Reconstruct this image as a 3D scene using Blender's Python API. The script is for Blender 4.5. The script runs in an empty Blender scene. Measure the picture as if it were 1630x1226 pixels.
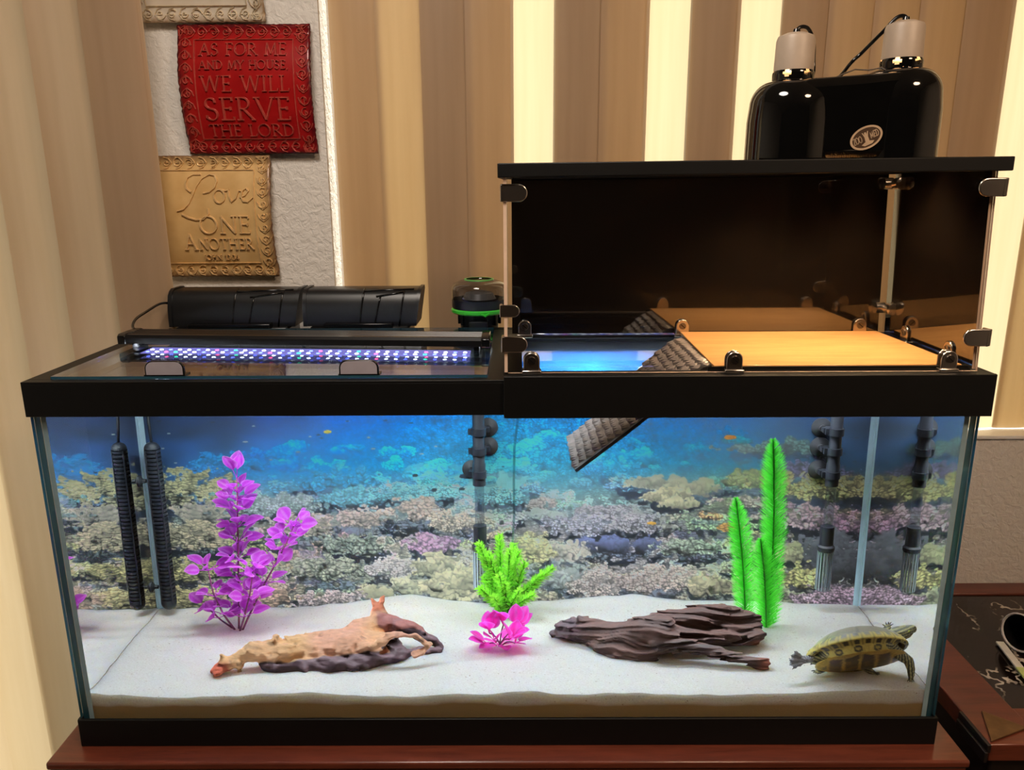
import bpy, math, random
import numpy as np
from mathutils import Vector, Matrix, Euler

S = bpy.context.scene
COL = S.collection
RND = random.Random(7)
RNG = np.random.default_rng(11)
PI = math.pi

# ------------------------------------------------------------------ camera
def make_camera():
    cam = bpy.data.cameras.new('camera')
    cam.sensor_fit = 'HORIZONTAL'
    cam.sensor_width = 36.0
    cam.lens = 36.0 * 1230.4 / 1630.0
    cam.clip_start = 0.02
    cam.clip_end = 200
    o = bpy.data.objects.new('camera', cam)
    COL.objects.link(o)
    p, yw, r = 0.2511, 0.0049, -0.0059
    F = Vector((0, math.cos(p), -math.sin(p)))
    U = Vector((0, math.sin(p), math.cos(p)))
    X = Vector((1, 0, 0))
    Rz = Matrix.Rotation(yw, 3, 'Z')
    F, U, X = Rz @ F, Rz @ U, Rz @ X
    X2 = math.cos(r) * X + math.sin(r) * U
    U2 = -math.sin(r) * X + math.cos(r) * U
    m = Matrix((X2, U2, -F)).transposed().to_4x4()
    m.translation = Vector((0.0151, -0.9516, 0.7817))
    o.matrix_world = m
    S.camera = o
make_camera()

# ------------------------------------------------------------------ light
S.view_settings.view_transform = 'Standard'
S.view_settings.look = 'None'
S.view_settings.gamma = 1.0
S.view_settings.use_curve_mapping = False
S.view_settings.exposure = 0.0
S.cycles.max_bounces = 12
S.cycles.diffuse_bounces = 3
S.cycles.glossy_bounces = 6
S.cycles.transmission_bounces = 10
S.cycles.transparent_max_bounces = 24
S.cycles.caustics_reflective = False
S.cycles.caustics_refractive = True
S.cycles.sample_clamp_indirect = 4.0

def make_world():
    w = bpy.data.worlds.new('world')
    S.world = w
    w.use_nodes = True
    n = w.node_tree.nodes
    n.clear()
    out = n.new('ShaderNodeOutputWorld')
    bg = n.new('ShaderNodeBackground')
    sky = n.new('ShaderNodeTexSky')
    sky.sky_type = 'NISHITA'
    sky.sun_disc = False
    sky.sun_elevation = math.radians(32)
    sky.sun_rotation = math.radians(17)
    mx = n.new('ShaderNodeMix')
    mx.data_type = 'RGBA'
    mx.inputs[0].default_value = 0.55
    mx.inputs[7].default_value = (8.0, 7.6, 7.0, 1)      # hazy bright daylight
    w.node_tree.links.new(sky.outputs[0], mx.inputs[6])
    w.node_tree.links.new(mx.outputs[2], bg.inputs[0])
    bg.inputs[1].default_value = WORLD
    w.node_tree.links.new(bg.outputs[0], out.inputs[0])

def light(name, kind, loc, energy, color, target=None, **kw):
    l = bpy.data.lights.new(name, kind)
    l.energy = energy
    l.color = color
    for k, v in kw.items():
        setattr(l, k, v)
    o = bpy.data.objects.new(name, l)
    COL.objects.link(o)
    o.location = loc
    if target is not None:
        o.rotation_euler = (Vector(target) - Vector(loc)).to_track_quat('-Z', 'Y').to_euler()
    return o

WORLD = 0.22
SUN = 12.0
make_world()
SUN_DIR = Vector((-0.22, -0.72, -0.62)).normalized()
light('sun', 'SUN', tuple(-SUN_DIR * 6), SUN, (1.0, 0.93, 0.82), target=(0, 0, 0), angle=math.radians(1.5))
# unseen fill added above the tank front to stand for room light
light('room_fill_light', 'AREA', (-0.25, -0.50, 1.70), 16, (1.0, 0.88, 0.76), target=(-0.25, -0.30, 0), shape='DISK', size=0.45)
light('room_fill_light', 'AREA', (1.1, -1.1, 1.70), 20, (1.0, 0.70, 0.46), target=(1.1, -0.6, 0), shape='DISK', size=0.45)  # second added fill, warms and brightens the right wall and table
# light of the two LED bars over the tank
light('led_light_left', 'AREA', (-0.300, 0.185, 0.5535), 40.0, (0.84, 0.92, 1.0), target=(-0.300, 0.19, 0), shape='RECTANGLE', size=0.53, size_y=0.035, spread=math.radians(138))
light('led_light_right', 'AREA', (0.315, 0.318, 0.5535), 40.0, (0.86, 0.93, 1.0), target=(0.315, 0.22, 0), shape='RECTANGLE', size=0.53, size_y=0.03, spread=math.radians(126))

# ------------------------------------------------------------------ materials
def lin(r, g, b):
    def f(c):
        c /= 255.0
        return c / 12.92 if c <= 0.04045 else ((c + 0.055) / 1.055) ** 2.4
    return (f(r), f(g), f(b))

def rgba(c):
    return (c[0], c[1], c[2], 1.0)

class NT:
    def __init__(self, name):
        self.m = bpy.data.materials.new(name)
        self.m.use_nodes = True
        self.t = self.m.node_tree
        self.t.nodes.clear()
        self.out = self.n('ShaderNodeOutputMaterial')
    def n(self, typ, ins=None, **kw):
        nd = self.t.nodes.new(typ)
        for k, v in kw.items():
            setattr(nd, k, v)
        if ins:
            for k, v in ins.items():
                self.set(nd, k, v)
        return nd
    def set(self, nd, k, v):
        s = nd.inputs[k]
        if isinstance(v, bpy.types.NodeSocket):
            self.t.links.new(v, s)
        else:
            s.default_value = v
    def coord(self, scale=(1, 1, 1), rot=(0, 0, 0)):
        tc = self.n('ShaderNodeTexCoord')
        mp = self.n('ShaderNodeMapping', {'Vector': tc.outputs['Object'], 'Scale': scale, 'Rotation': rot})
        return mp.outputs[0]
    def noise(self, vec, scale, detail=3, rough=0.5, dist=0.0):
        return self.n('ShaderNodeTexNoise', {'Vector': vec, 'Scale': scale, 'Detail': detail, 'Roughness': rough, 'Distortion': dist}).outputs['Fac']
    def ramp(self, fac, stops, interp='LINEAR'):
        r = self.n('ShaderNodeValToRGB', {'Fac': fac})
        r.color_ramp.interpolation = interp
        e = r.color_ramp.elements
        while len(e) < len(stops):
            e.new(0.5)
        for i, (p, c) in enumerate(stops):
            e[i].position = p
            e[i].color = rgba(c) if len(c) == 3 else c
        return r.outputs['Color']
    def math(self, op, a, b=0.0):
        nd = self.n('ShaderNodeMath', operation=op)
        self.set(nd, 0, a)
        self.set(nd, 1, b)
        return nd.outputs[0]
    def mix(self, fac, a, b, blend='MIX'):
        nd = self.n('ShaderNodeMix', data_type='RGBA', blend_type=blend)
        self.set(nd, 0, fac)
        self.set(nd, 6, a if isinstance(a, bpy.types.NodeSocket) else rgba(a))
        self.set(nd, 7, b if isinstance(b, bpy.types.NodeSocket) else rgba(b))
        return nd.outputs[2]
    def bump(self, h, strength=0.3, dist=0.001):
        return self.n('ShaderNodeBump', {'Height': h, 'Strength': strength, 'Distance': dist}).outputs[0]
    def principled(self, color, rough=0.5, metal=0.0, spec=0.5, normal=None, **extra):
        nd = self.n('ShaderNodeBsdfPrincipled')
        self.set(nd, 'Base Color', color if isinstance(color, bpy.types.NodeSocket) else rgba(color))
        self.set(nd, 'Roughness', rough)
        self.set(nd, 'Metallic', metal)
        self.set(nd, 'Specular IOR Level', spec)
        if normal is not None:
            self.set(nd, 'Normal', normal)
        for k, v in extra.items():
            self.set(nd, k.replace('_', ' '), v)
        return nd.outputs[0]
    def surf(self, s):
        self.t.links.new(s, self.out.inputs['Surface'])
        return self.m

def pm(name, rgb, rough=0.5, metal=0.0, spec=0.5, var=0.12, scale=60.0, bump=0.0, bscale=300.0, **extra):
    """plain surface with a little procedural unevenness"""
    t = NT(name)
    v = t.coord()
    nz = t.noise(v, scale, 3)
    dark = tuple(c * (1 - var) for c in rgb)
    lite = tuple(min(1, c * (1 + var)) for c in rgb)
    col = t.ramp(nz, [(0.3, dark), (0.7, lite)])
    nrm = t.bump(t.noise(v, bscale, 2), bump, 0.0006) if bump else None
    return t.surf(t.principled(col, rough, metal, spec, nrm, **extra))

def attr_mat(name, rough=0.5, spec=0.5, bump=0.0, bscale=300.0, bdist=0.001, stretch=(1, 1, 1), transl=0.0, var=0.1):
    t = NT(name)
    a = t.n('ShaderNodeAttribute', attribute_name='Col').outputs['Color']
    v = t.coord(stretch)
    nz = t.noise(v, bscale, 4, 0.6)
    col = t.mix(1.0, a, t.ramp(nz, [(0.25, (1 - var * 2,) * 3), (0.75, (1 + var,) * 3)]), 'MULTIPLY')
    nrm = t.bump(nz, bump, bdist) if bump else None
    p = t.principled(col, rough, 0, spec, nrm)
    if transl:
        tr = t.n('ShaderNodeBsdfTranslucent', {'Color': col}).outputs[0]
        mx = t.n('ShaderNodeMixShader', {0: transl})
        t.t.links.new(p, mx.inputs[1])
        t.t.links.new(tr, mx.inputs[2])
        return t.surf(mx.outputs[0])
    return t.surf(p)

def thin_glass(name, tint, f0=0.04, gtint=(1, 1, 1), smudge=0.0):
    t = NT(name)
    lw = t.n('ShaderNodeLayerWeight', {'Blend': 0.5})
    p5 = t.math('POWER', lw.outputs['Facing'], 5.0)
    fr = t.math('ADD', t.math('MULTIPLY', p5, 1 - f0), f0)
    tr = t.n('ShaderNodeBsdfTransparent', {'Color': rgba(tint)}).outputs[0]
    rough = 0.0
    if smudge:
        rough = t.math('MULTIPLY', t.noise(t.coord(), 30, 4), smudge)
    gl = t.n('ShaderNodeBsdfGlossy', {'Color': rgba(gtint), 'Roughness': rough}).outputs[0]
    mx = t.n('ShaderNodeMixShader', {0: fr})
    t.t.links.new(tr, mx.inputs[1])
    t.t.links.new(gl, mx.inputs[2])
    return t.surf(mx.outputs[0])

def emit_mat(name, rgb, strength):
    t = NT(name)
    v = t.coord()
    col = t.ramp(t.noise(v, 200, 1), [(0.3, tuple(c * .92 for c in rgb)), (0.7, rgb)])
    return t.surf(t.n('ShaderNodeEmission', {'Color': col, 'Strength': strength}).outputs[0])

def wood_mat(name, c0, c1, rough=0.35, stretch=(1, 12, 12), scale=6.0, coat=0.0, spec=0.5):
    t = NT(name)
    v = t.coord(stretch)
    n1 = t.noise(v, scale, 6, 0.65, 0.6)
    n2 = t.noise(v, scale * 6, 3, 0.6)
    f = t.math('ADD', t.math('MULTIPLY', n1, 0.75), t.math('MULTIPLY', n2, 0.25))
    col = t.ramp(f, [(0.30, c0), (0.68, c1)])
    return t.surf(t.principled(col, rough, 0, spec, t.bump(f, 0.12, 0.0008), Coat_Weight=coat, Coat_Roughness=0.12))

# ------------------------------------------------------------------ mesh helpers
class MB:
    def __init__(self):
        self.v, self.f, self.mi = [], [], []
    def add(self, verts, faces, m=0):
        o = len(self.v)
        self.v.extend(tuple(float(c) for c in p) for p in verts)
        self.f.extend(tuple(i + o for i in f) for f in faces)
        self.mi.extend([m] * len(faces))
        return self
    def box(self, lo, hi, m=0, M=None):
        x0, y0, z0 = lo
        x1, y1, z1 = hi
        vs = [Vector(p) for p in ((x0, y0, z0), (x1, y0, z0), (x1, y1, z0), (x0, y1, z0), (x0, y0, z1), (x1, y0, z1), (x1, y1, z1), (x0, y1, z1))]
        if M is not None:
            vs = [M @ p for p in vs]
        return self.add(vs, [(0, 3, 2, 1), (4, 5, 6, 7), (0, 1, 5, 4), (1, 2, 6, 5), (2, 3, 7, 6), (3, 0, 4, 7)], m)
    def tube(self, pts, r, n=8, m=0, cap=True, flat=1.0):
        pts = [Vector(p) for p in pts]
        k = len(pts)
        rs = r if isinstance(r, (list, tuple)) else [r] * k
        T = []
        for i in range(k):
            d = (pts[min(i + 1, k - 1)] - pts[max(i - 1, 0)])
            T.append(d.normalized() if d.length > 1e-9 else Vector((0, 0, 1)))
        up = Vector((0, 0, 1)) if abs(T[0].z) < 0.9 else Vector((0, 1, 0))
        N = (up - T[0] * up.dot(T[0])).normalized()
        vs, fs = [], []
        for i in range(k):
            N = (N - T[i] * N.dot(T[i])).normalized()
            B = T[i].cross(N)
            for j in range(n):
                a = 2 * PI * j / n
                vs.append(pts[i] + rs[i] * (math.cos(a) * N * flat + math.sin(a) * B))
        for i in range(k - 1):
            for j in range(n):
                j2 = (j + 1) % n
                fs.append((i * n + j, i * n + j2, (i + 1) * n + j2, (i + 1) * n + j))
        if cap:
            fs.append(tuple(range(n - 1, -1, -1)))
            fs.append(tuple((k - 1) * n + j for j in range(n)))
        return self.add(vs, fs, m)
    def lathe(self, prof, c=(0, 0, 0), n=24, m=0, M=None, skip=None, sx=1.0, sy=1.0):
        vs, fs = [], []
        for (r, z) in prof:
            for j in range(n):
                a = 2 * PI * j / n
                p = Vector((r * math.cos(a) * sx, r * math.sin(a) * sy, z))
                if M is not None:
                    p = M @ p
                vs.append(p + Vector(c))
        k = len(prof)
        for i in range(k - 1):
            for j in range(n):
                if skip and skip(i, j):
                    continue
                j2 = (j + 1) % n
                fs.append((i * n + j, i * n + j2, (i + 1) * n + j2, (i + 1) * n + j))
        if prof[0][0] > 1e-6:
            pass
        if prof[0][0] <= 1e-5:
            pass
        return self.add(vs, fs, m)
    def prism(self, poly, a, b, to3, m=0):
        """extrude a 2-D polygon between depths a and b; to3(u, v, d) gives the point"""
        n = len(poly)
        vs = [to3(u, v, a) for u, v in poly] + [to3(u, v, b) for u, v in poly]
        fs = [tuple(range(n - 1, -1, -1)), tuple(range(n, 2 * n))]
        for i in range(n):
            j = (i + 1) % n
            fs.append((i, j, n + j, n + i))
        return self.add(vs, fs, m)
    def grid(self, fn, nu, nv, m=0, wrap=False):
        vs = [fn(i / nu, j / nv) for j in range(nv + 1) for i in range(nu + 1)]
        fs = []
        for j in range(nv):
            for i in range(nu):
                a = j * (nu + 1) + i
                fs.append((a, a + 1, a + nu + 2, a + nu + 1))
        return self.add(vs, fs, m)
    def sphere(self, c, r, n=12, m=0, s=(1, 1, 1)):
        prof = [(max(1e-5, math.sin(PI * i / (n // 2 + 2))) * r, -math.cos(PI * i / (n // 2 + 2)) * r) for i in range(n // 2 + 3)]
        vs, fs = [], []
        for (rr, z) in prof:
            for j in range(n):
                a = 2 * PI * j / n
                vs.append((c[0] + rr * math.cos(a) * s[0], c[1] + rr * math.sin(a) * s[1], c[2] + z * s[2]))
        k = len(prof)
        for i in range(k - 1):
            for j in range(n):
                j2 = (j + 1) % n
                fs.append((i * n + j, i * n + j2, (i + 1) * n + j2, (i + 1) * n + j))
        return self.add(vs, fs, m)
    def mesh(self, name, mats, origin=(0, 0, 0), smooth=None):
        me = bpy.data.meshes.new(name)
        o = Vector(origin)
        me.from_pydata([(p[0] - o.x, p[1] - o.y, p[2] - o.z) for p in self.v], [], self.f)
        for mt in (mats if isinstance(mats, (list, tuple)) else [mats]):
            me.materials.append(mt)
        if len(set(self.mi)) > 1:
            me.polygons.foreach_set('material_index', self.mi)
        finish(me, smooth)
        return me
    def build(self, name, mats, parent=None, smooth=40, bevel=0.0, fix=True, origin=None):
        """link as one mesh object; vertices are written in world space"""
        org = world_loc(parent) if parent is not None else Vector(origin or (0, 0, 0))
        me = self.mesh(name, mats, org, smooth)
        if fix:
            fix_normals(me)
        o = bpy.data.objects.new(name, me)
        COL.objects.link(o)
        if parent is not None:
            o.parent = parent
        else:
            o.location = org
        if bevel:
            b = o.modifiers.new('bevel', 'BEVEL')
            b.width = bevel
            b.segments = 2
            b.limit_method = 'ANGLE'
            b.angle_limit = math.radians(40)
        return o

def finish(me, smooth):
    me.update()
    if smooth is None:
        return
    me.polygons.foreach_set('use_smooth', [True] * len(me.polygons))
    if smooth < 180:
        me.set_sharp_from_angle(angle=math.radians(smooth))

def fix_normals(me):
    import bmesh
    bm = bmesh.new()
    bm.from_mesh(me)
    bmesh.ops.remove_doubles(bm, verts=bm.verts, dist=1e-6)
    bmesh.ops.recalc_face_normals(bm, faces=bm.faces)
    bm.to_mesh(me)
    bm.free()

def world_loc(o):
    p = Vector((0, 0, 0))
    while o is not None:
        p += o.location
        o = o.parent
    return p

def np_mesh(name, V, Q, mat, col=None, smooth=True):
    """mesh from numpy arrays: V (n,3), Q (m,4)"""
    me = bpy.data.meshes.new(name)
    V = np.ascontiguousarray(V, dtype=np.float32)
    Q = np.ascontiguousarray(Q, dtype=np.int32)
    me.vertices.add(len(V))
    me.vertices.foreach_set('co', V.ravel())
    k = Q.shape[1]
    me.loops.add(Q.size)
    me.loops.foreach_set('vertex_index', Q.ravel())
    me.polygons.add(len(Q))
    me.polygons.foreach_set('loop_start', np.arange(0, Q.size, k, dtype=np.int32))
    if smooth:
        me.polygons.foreach_set('use_smooth', np.ones(len(Q), dtype=bool))
    me.update(calc_edges=True)
    me.validate()
    if col is not None:
        set_col(me, col)
    me.materials.append(mat)
    return me

def set_col(me, col):
    a = me.color_attributes.new('Col', 'FLOAT_COLOR', 'POINT')
    c = np.ones((len(me.vertices), 4), dtype=np.float32)
    c[:, :3] = col
    a.data.foreach_set('color', c.ravel())

def tag(o, label=None, cat=None, group=None, kind=None):
    if label: o['label'] = label
    if cat: o['category'] = cat
    if group: o['group'] = group
    if kind: o['kind'] = kind
    return o

def thing(name, label, cat, loc=(0, 0, 0), group=None):
    o = bpy.data.objects.new(name, None)
    o.empty_display_size = 0.02
    COL.objects.link(o)
    o.location = loc
    return tag(o, label, cat, group)

def link_mesh(name, me, parent=None, loc=(0, 0, 0), rot=None, M=None):
    o = bpy.data.objects.new(name, me)
    COL.objects.link(o)
    if parent is not None:
        o.parent = parent
    if M is not None:
        o.matrix_local = M
    else:
        o.location = loc
        if rot is not None:
            o.rotation_euler = rot
    return o

def copy_tree(o, parent=None):
    c = o.copy()
    COL.objects.link(c)
    if parent is not None:
        c.parent = parent
    for ch in list(o.children):
        copy_tree(ch, c)
    return c

# ------------------------------------------------------------------ noise and implicit surfaces
def hash3(i, j, k, seed):
    h = (i * 374761393 + j * 668265263 + k * 2147483647 + seed * 974634777) & 0xFFFFFFFF
    h = ((h ^ (h >> 13)) * 1274126177) & 0xFFFFFFFF
    h = h ^ (h >> 16)
    return (h & 0xFFFF) / 65535.0

def vnoise(P, seed=0):
    P = np.asarray(P, dtype=np.float64)
    I = np.floor(P).astype(np.int64)
    F = P - I
    F = F * F * (3 - 2 * F)
    r = 0
    for dx in (0, 1):
        wx = F[..., 0] if dx else 1 - F[..., 0]
        for dy in (0, 1):
            wy = F[..., 1] if dy else 1 - F[..., 1]
            for dz in (0, 1):
                wz = F[..., 2] if dz else 1 - F[..., 2]
                r = r + wx * wy * wz * hash3(I[..., 0] + dx, I[..., 1] + dy, I[..., 2] + dz, seed)
    return r * 2 - 1

def fbm(P, oct=3, seed=0):
    r, a = 0, 1.0
    P = np.asarray(P, dtype=np.float64)
    for o in range(oct):
        r = r + a * vnoise(P * (2 ** o), seed + o)
        a *= 0.5
    return r

def smin(a, b, k):
    h = np.clip(0.5 + 0.5 * (b - a) / k, 0, 1)
    return b + (a - b) * h - k * h * (1 - h)

def sd_chain(P, pts):
    """distance to a chain of round cones; pts = (x, y, z, r)"""
    d = None
    for a, b in zip(pts[:-1], pts[1:]):
        A = np.array(a[:3]); B = np.array(b[:3])
        ab = B - A
        t = np.clip(((P - A) @ ab) / max(1e-12, ab @ ab), 0, 1)
        q = np.linalg.norm(P - (A + t[..., None] * ab), axis=-1) - (a[3] + t * (b[3] - a[3]))
        d = q if d is None else np.minimum(d, q)
    return d

def surface_net(fn, lo, hi, h):
    lo = np.array(lo, float)
    n = np.ceil((np.array(hi) - lo) / h).astype(int) + 1
    ax = [lo[i] + h * np.arange(n[i]) for i in range(3)]
    G = np.stack(np.meshgrid(*ax, indexing='ij'), -1)
    V = fn(G)
    ins = V < 0
    c = {}
    for dx in (0, 1):
        for dy in (0, 1):
            for dz in (0, 1):
                c[dx, dy, dz] = V[dx:n[0] - 1 + dx, dy:n[1] - 1 + dy, dz:n[2] - 1 + dz]
    cnt = sum((x < 0).astype(int) for x in c.values())
    mask = (cnt > 0) & (cnt < 8)
    idx = -np.ones(mask.shape, dtype=np.int64)
    m = int(mask.sum())
    idx[mask] = np.arange(m)
    base = np.argwhere(mask).astype(float)
    acc = np.zeros((m, 3)); num = np.zeros(m)
    ks = list(c.keys())
    for i, a in enumerate(ks):
        for b in ks[i + 1:]:
            if sum(abs(a[q] - b[q]) for q in range(3)) != 1:
                continue
            va, vb = c[a][mask], c[b][mask]
            cr = (va < 0) != (vb < 0)
            t = np.where(cr, va / np.where(va - vb == 0, 1, va - vb), 0)
            p = np.array(a, float) + t[:, None] * (np.array(b, float) - np.array(a, float))
            acc += p * cr[:, None]
            num += cr
    pos = lo + h * (base + acc / np.maximum(num, 1)[:, None])
    quads = []
    for axis in range(3):
        o1, o2 = (axis + 1) % 3, (axis + 2) % 3
        sl0 = [slice(1, -1)] * 3; sl1 = [slice(1, -1)] * 3
        sl0[axis] = slice(0, -1); sl1[axis] = slice(1, None)
        s0, s1 = ins[tuple(sl0)], ins[tuple(sl1)]
        w = np.argwhere(s0 != s1)
        if len(w) == 0:
            continue
        pos_dir = s0[s0 != s1]
        w = w + 1
        w[:, axis] -= 1
        def cell(d1, d2):
            q = w.copy()
            q[:, o1] += d1
            q[:, o2] += d2
            return idx[q[:, 0], q[:, 1], q[:, 2]]
        a, b, cc, d = cell(-1, -1), cell(0, -1), cell(0, 0), cell(-1, 0)
        q = np.stack([a, b, cc, d], 1)
        q[~pos_dir] = q[~pos_dir][:, ::-1]
        quads.append(q)
    return pos, np.concatenate(quads)
# ------------------------------------------------------------------ the room
def structure(o):
    o['kind'] = 'structure'
    return o

def wall_mat(name, rgb, bump=0.55):
    t = NT(name)
    v = t.coord()
    n1 = t.noise(v, 75, 4, 0.55, 0.8)
    n2 = t.noise(v, 260, 2)
    h = t.math('ADD', t.ramp(n1, [(0.38, (0, 0, 0)), (0.62, (1, 1, 1))]), t.math('MULTIPLY', n2, 0.3))
    col = t.ramp(t.noise(v, 3, 3), [(0.3, tuple(c * .94 for c in rgb)), (0.7, rgb)])
    return t.surf(t.principled(col, 0.75, 0, 0.3, t.bump(h, bump, 0.0022)))

M_WALL = wall_mat('textured_wall_paint', lin(226, 220, 212))
M_CEIL = wall_mat('ceiling_paint', lin(150, 142, 134))
M_WALLDK = wall_mat('dark_taupe_wall_paint', lin(58, 48, 40))
M_TRIM = pm('white_trim_paint', lin(235, 233, 228), 0.4, var=0.04)
M_CARPET = pm('beige_carpet', lin(96, 78, 62), 0.95, spec=0.1, var=0.3, scale=220, bump=0.5, bscale=700)

YW, YT = 0.55, 0.16           # inner face of the back wall, its thickness
ZF, ZC = -0.78, 1.75          # floor and ceiling
XL, XR, YF = -2.3, 2.4, -3.0
WIN = (-0.335, 1.75, 0.285, 1.50)      # window opening x0, x1, z0, z1
DOOR = (-2.1, -0.80, ZF, 1.45)         # patio door opening

def room():
    m = MB()
    def piece(x0, x1, z0, z1):
        m.box((x0, YW, z0), (x1, YW + YT, z1))
    piece(XL - 0.1, DOOR[0], ZF, ZC)
    piece(DOOR[0], DOOR[1], DOOR[3], ZC)
    piece(DOOR[1], WIN[0], ZF, ZC)
    piece(WIN[0], WIN[1], ZF, WIN[2])
    piece(WIN[0], WIN[1], WIN[3], ZC)
    piece(WIN[1], XR + 0.1, ZF, ZC)
    structure(m.build('wall_back', M_WALL, origin=(0, YW, ZF)))
    structure(MB().box((XL - 0.1, YF - 0.1, ZF), (XL, YW, ZC)).build('wall_left', M_WALL, origin=(XL, 0, ZF)))
    structure(MB().box((XR, YF - 0.1, ZF), (XR + 0.1, YW, ZC)).build('wall_right', M_WALL, origin=(XR, 0, ZF)))
    structure(MB().box((XL, YF - 0.1, ZF), (XR, YF, ZC)).build('wall_front', M_WALLDK, origin=(0, YF, ZF)))
    structure(MB().box((XL - 0.1, YF - 0.1, ZF - 0.05), (XR + 0.1, YW + YT, ZF)).build('floor', M_CARPET, origin=(0, 0, ZF)))
    structure(MB().box((XL - 0.1, YF - 0.1, ZC), (XR + 0.1, YW + YT, ZC + 0.05)).build('ceiling', M_CEIL, origin=(0, 0, ZC)))
    pane = thin_glass('window_glass', (0.96, 0.98, 0.97))
    # window
    w = structure(tag(thing('window_1', None, None, (WIN[0], YW + 0.10, WIN[2]))))
    f = MB()
    y0, y1 = YW + 0.105, YW + 0.135
    x0, x1, z0, z1 = WIN
    t = 0.012
    f.box((x0, y0, z0), (x0 + t, y1, z1)); f.box((x1 - t, y0, z0), (x1, y1, z1))
    f.box((x0, y0, z0), (x1, y1, z0 + t)); f.box((x0, y0, z1 - t), (x1, y1, z1))
    f.build('window_frame', M_TRIM, w)
    MB().box((x0 + t, YW + 0.118, z0 + t), (x1 - t, YW + 0.122, z1 - t)).build('window_pane', pane, w)
    MB().box((x0 - 0.0, YW - 0.006, z0 - 0.006), (x1, YW + 0.105, z0 + 0.002)).build('window_sill', M_TRIM, w, bevel=0.002)
    # patio door
    d = structure(tag(thing('door_1', None, None, (DOOR[0], YW + 0.10, ZF))))
    f = MB()
    x0, x1, z0, z1 = DOOR
    t = 0.05
    for a, b in ((x0, x0 + t), (x1 - t, x1)):
        f.box((a, y0, z0), (b, y1, z1))
    f.box((x0, y0, z0), (x1, y1, z0 + t)); f.box((x0, y0, z1 - t), (x1, y1, z1))
    f.build('door_frame', M_TRIM, d)
    MB().box((x0 + t, YW + 0.118, z0 + t), (x1 - t, YW + 0.122, z1 - t)).build('door_pane', pane, d)
    structure(MB().box((DOOR[1], YW - 0.012, ZF), (WIN[1] + 0.6, YW, ZF + 0.09)).build('baseboard_back', M_TRIM, origin=(0, YW, ZF), bevel=0.003))
room()

# ------------------------------------------------------------------ vertical blinds
def slat_mat():
    t = NT('cream_vinyl_slat')
    v = t.coord((1, 1, 0.05))
    col = t.ramp(t.noise(v, 60, 3), [(0.3, lin(176, 150, 122)), (0.7, lin(184, 158, 130))])
    p = t.principled(col, 0.42, 0, 0.4)
    tcol = t.ramp(t.noise(v, 60, 3), [(0.3, lin(236, 213, 172)), (0.7, lin(240, 219, 180))])
    tr = t.n('ShaderNodeBsdfTranslucent', {'Color': tcol}).outputs[0]
    mx = t.n('ShaderNodeMixShader', {0: 0.36})
    t.t.links.new(p, mx.inputs[1])
    t.t.links.new(tr, mx.inputs[2])
    return t.surf(mx.outputs[0])
M_SLAT = slat_mat()

def slat_mesh(h, k=1.0):
    """one curved vinyl slat, 89 mm wide, hanging down from z = 0"""
    m = MB()
    def fn(u, v):
        x = (u - 0.5) * 0.089 * k
        return (x, -0.0032 * (1 - (2 * u - 1) ** 2), -v * h)
    m.grid(fn, 10, 1)
    return m.mesh('slat', M_SLAT, smooth=180)

def vertical_blind(label, y, ztop, zbot, spots, k=1.0, layers=()):
    t = thing('vertical_blind', label, 'blind', (spots[0][0], y, zbot))
    me = slat_mesh(ztop - zbot, k)
    for x, ang in spots:
        n = spots.index((x, ang))
        for q in range(layers[n] if n < len(layers) else 1):
            link_mesh('slat', me, t, (x - spots[0][0] + 0.001 * q, 0.0065 * q, ztop - zbot), (0, 0, math.radians(ang)))
    xs = [s[0] for s in spots]
    MB().box((min(xs) - 0.06, y - 0.02, ztop), (max(xs) + 0.06, y + 0.02, ztop + 0.035)).build('headrail', M_TRIM, t, bevel=0.002)
    return t

# how far each slat is turned on its carrier (degrees); some were left askew
WIN_ANG = (4, 5, 3, 5, 4, 3, 5, 4, 5, 3, 2, 3, 2, 3, 2, 3, 2, 3, 2, 3, 2, 3, 2, 3, 2)
# extra unseen slats added behind a front one to dim the daylight through it
WIN_LAY = (3, 2, 5, 3, 1, 5, 3, 1, 5, 1, 4, 3, 3, 3, 4, 1, 2, 3, 2, 1, 2, 3, 2, 2, 3)
spots = [(-0.279 + 0.0832 * i, WIN_ANG[i]) for i in range(25)]
vertical_blind('cream vertical blind hanging inside the window behind the covered end of the tank', 0.590, 1.47, 0.290, spots, 1.03, WIN_LAY)
DOOR_ANG = (4, 40, 46, 38, 43, 39, 45, 38, 42, 44, 40, 43, 41, 45, 40, 42)
spots = [(-0.648 - 0.0850 * i, DOOR_ANG[i]) for i in range(16)]
vertical_blind('full length cream vertical blind over the glass door left of the embossed plaques', 0.420, 1.47, ZF + 0.015, spots, 1.05, (3, 1, 1, 1, 1, 1))  # end slat dimmed by added ones behind it

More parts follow.
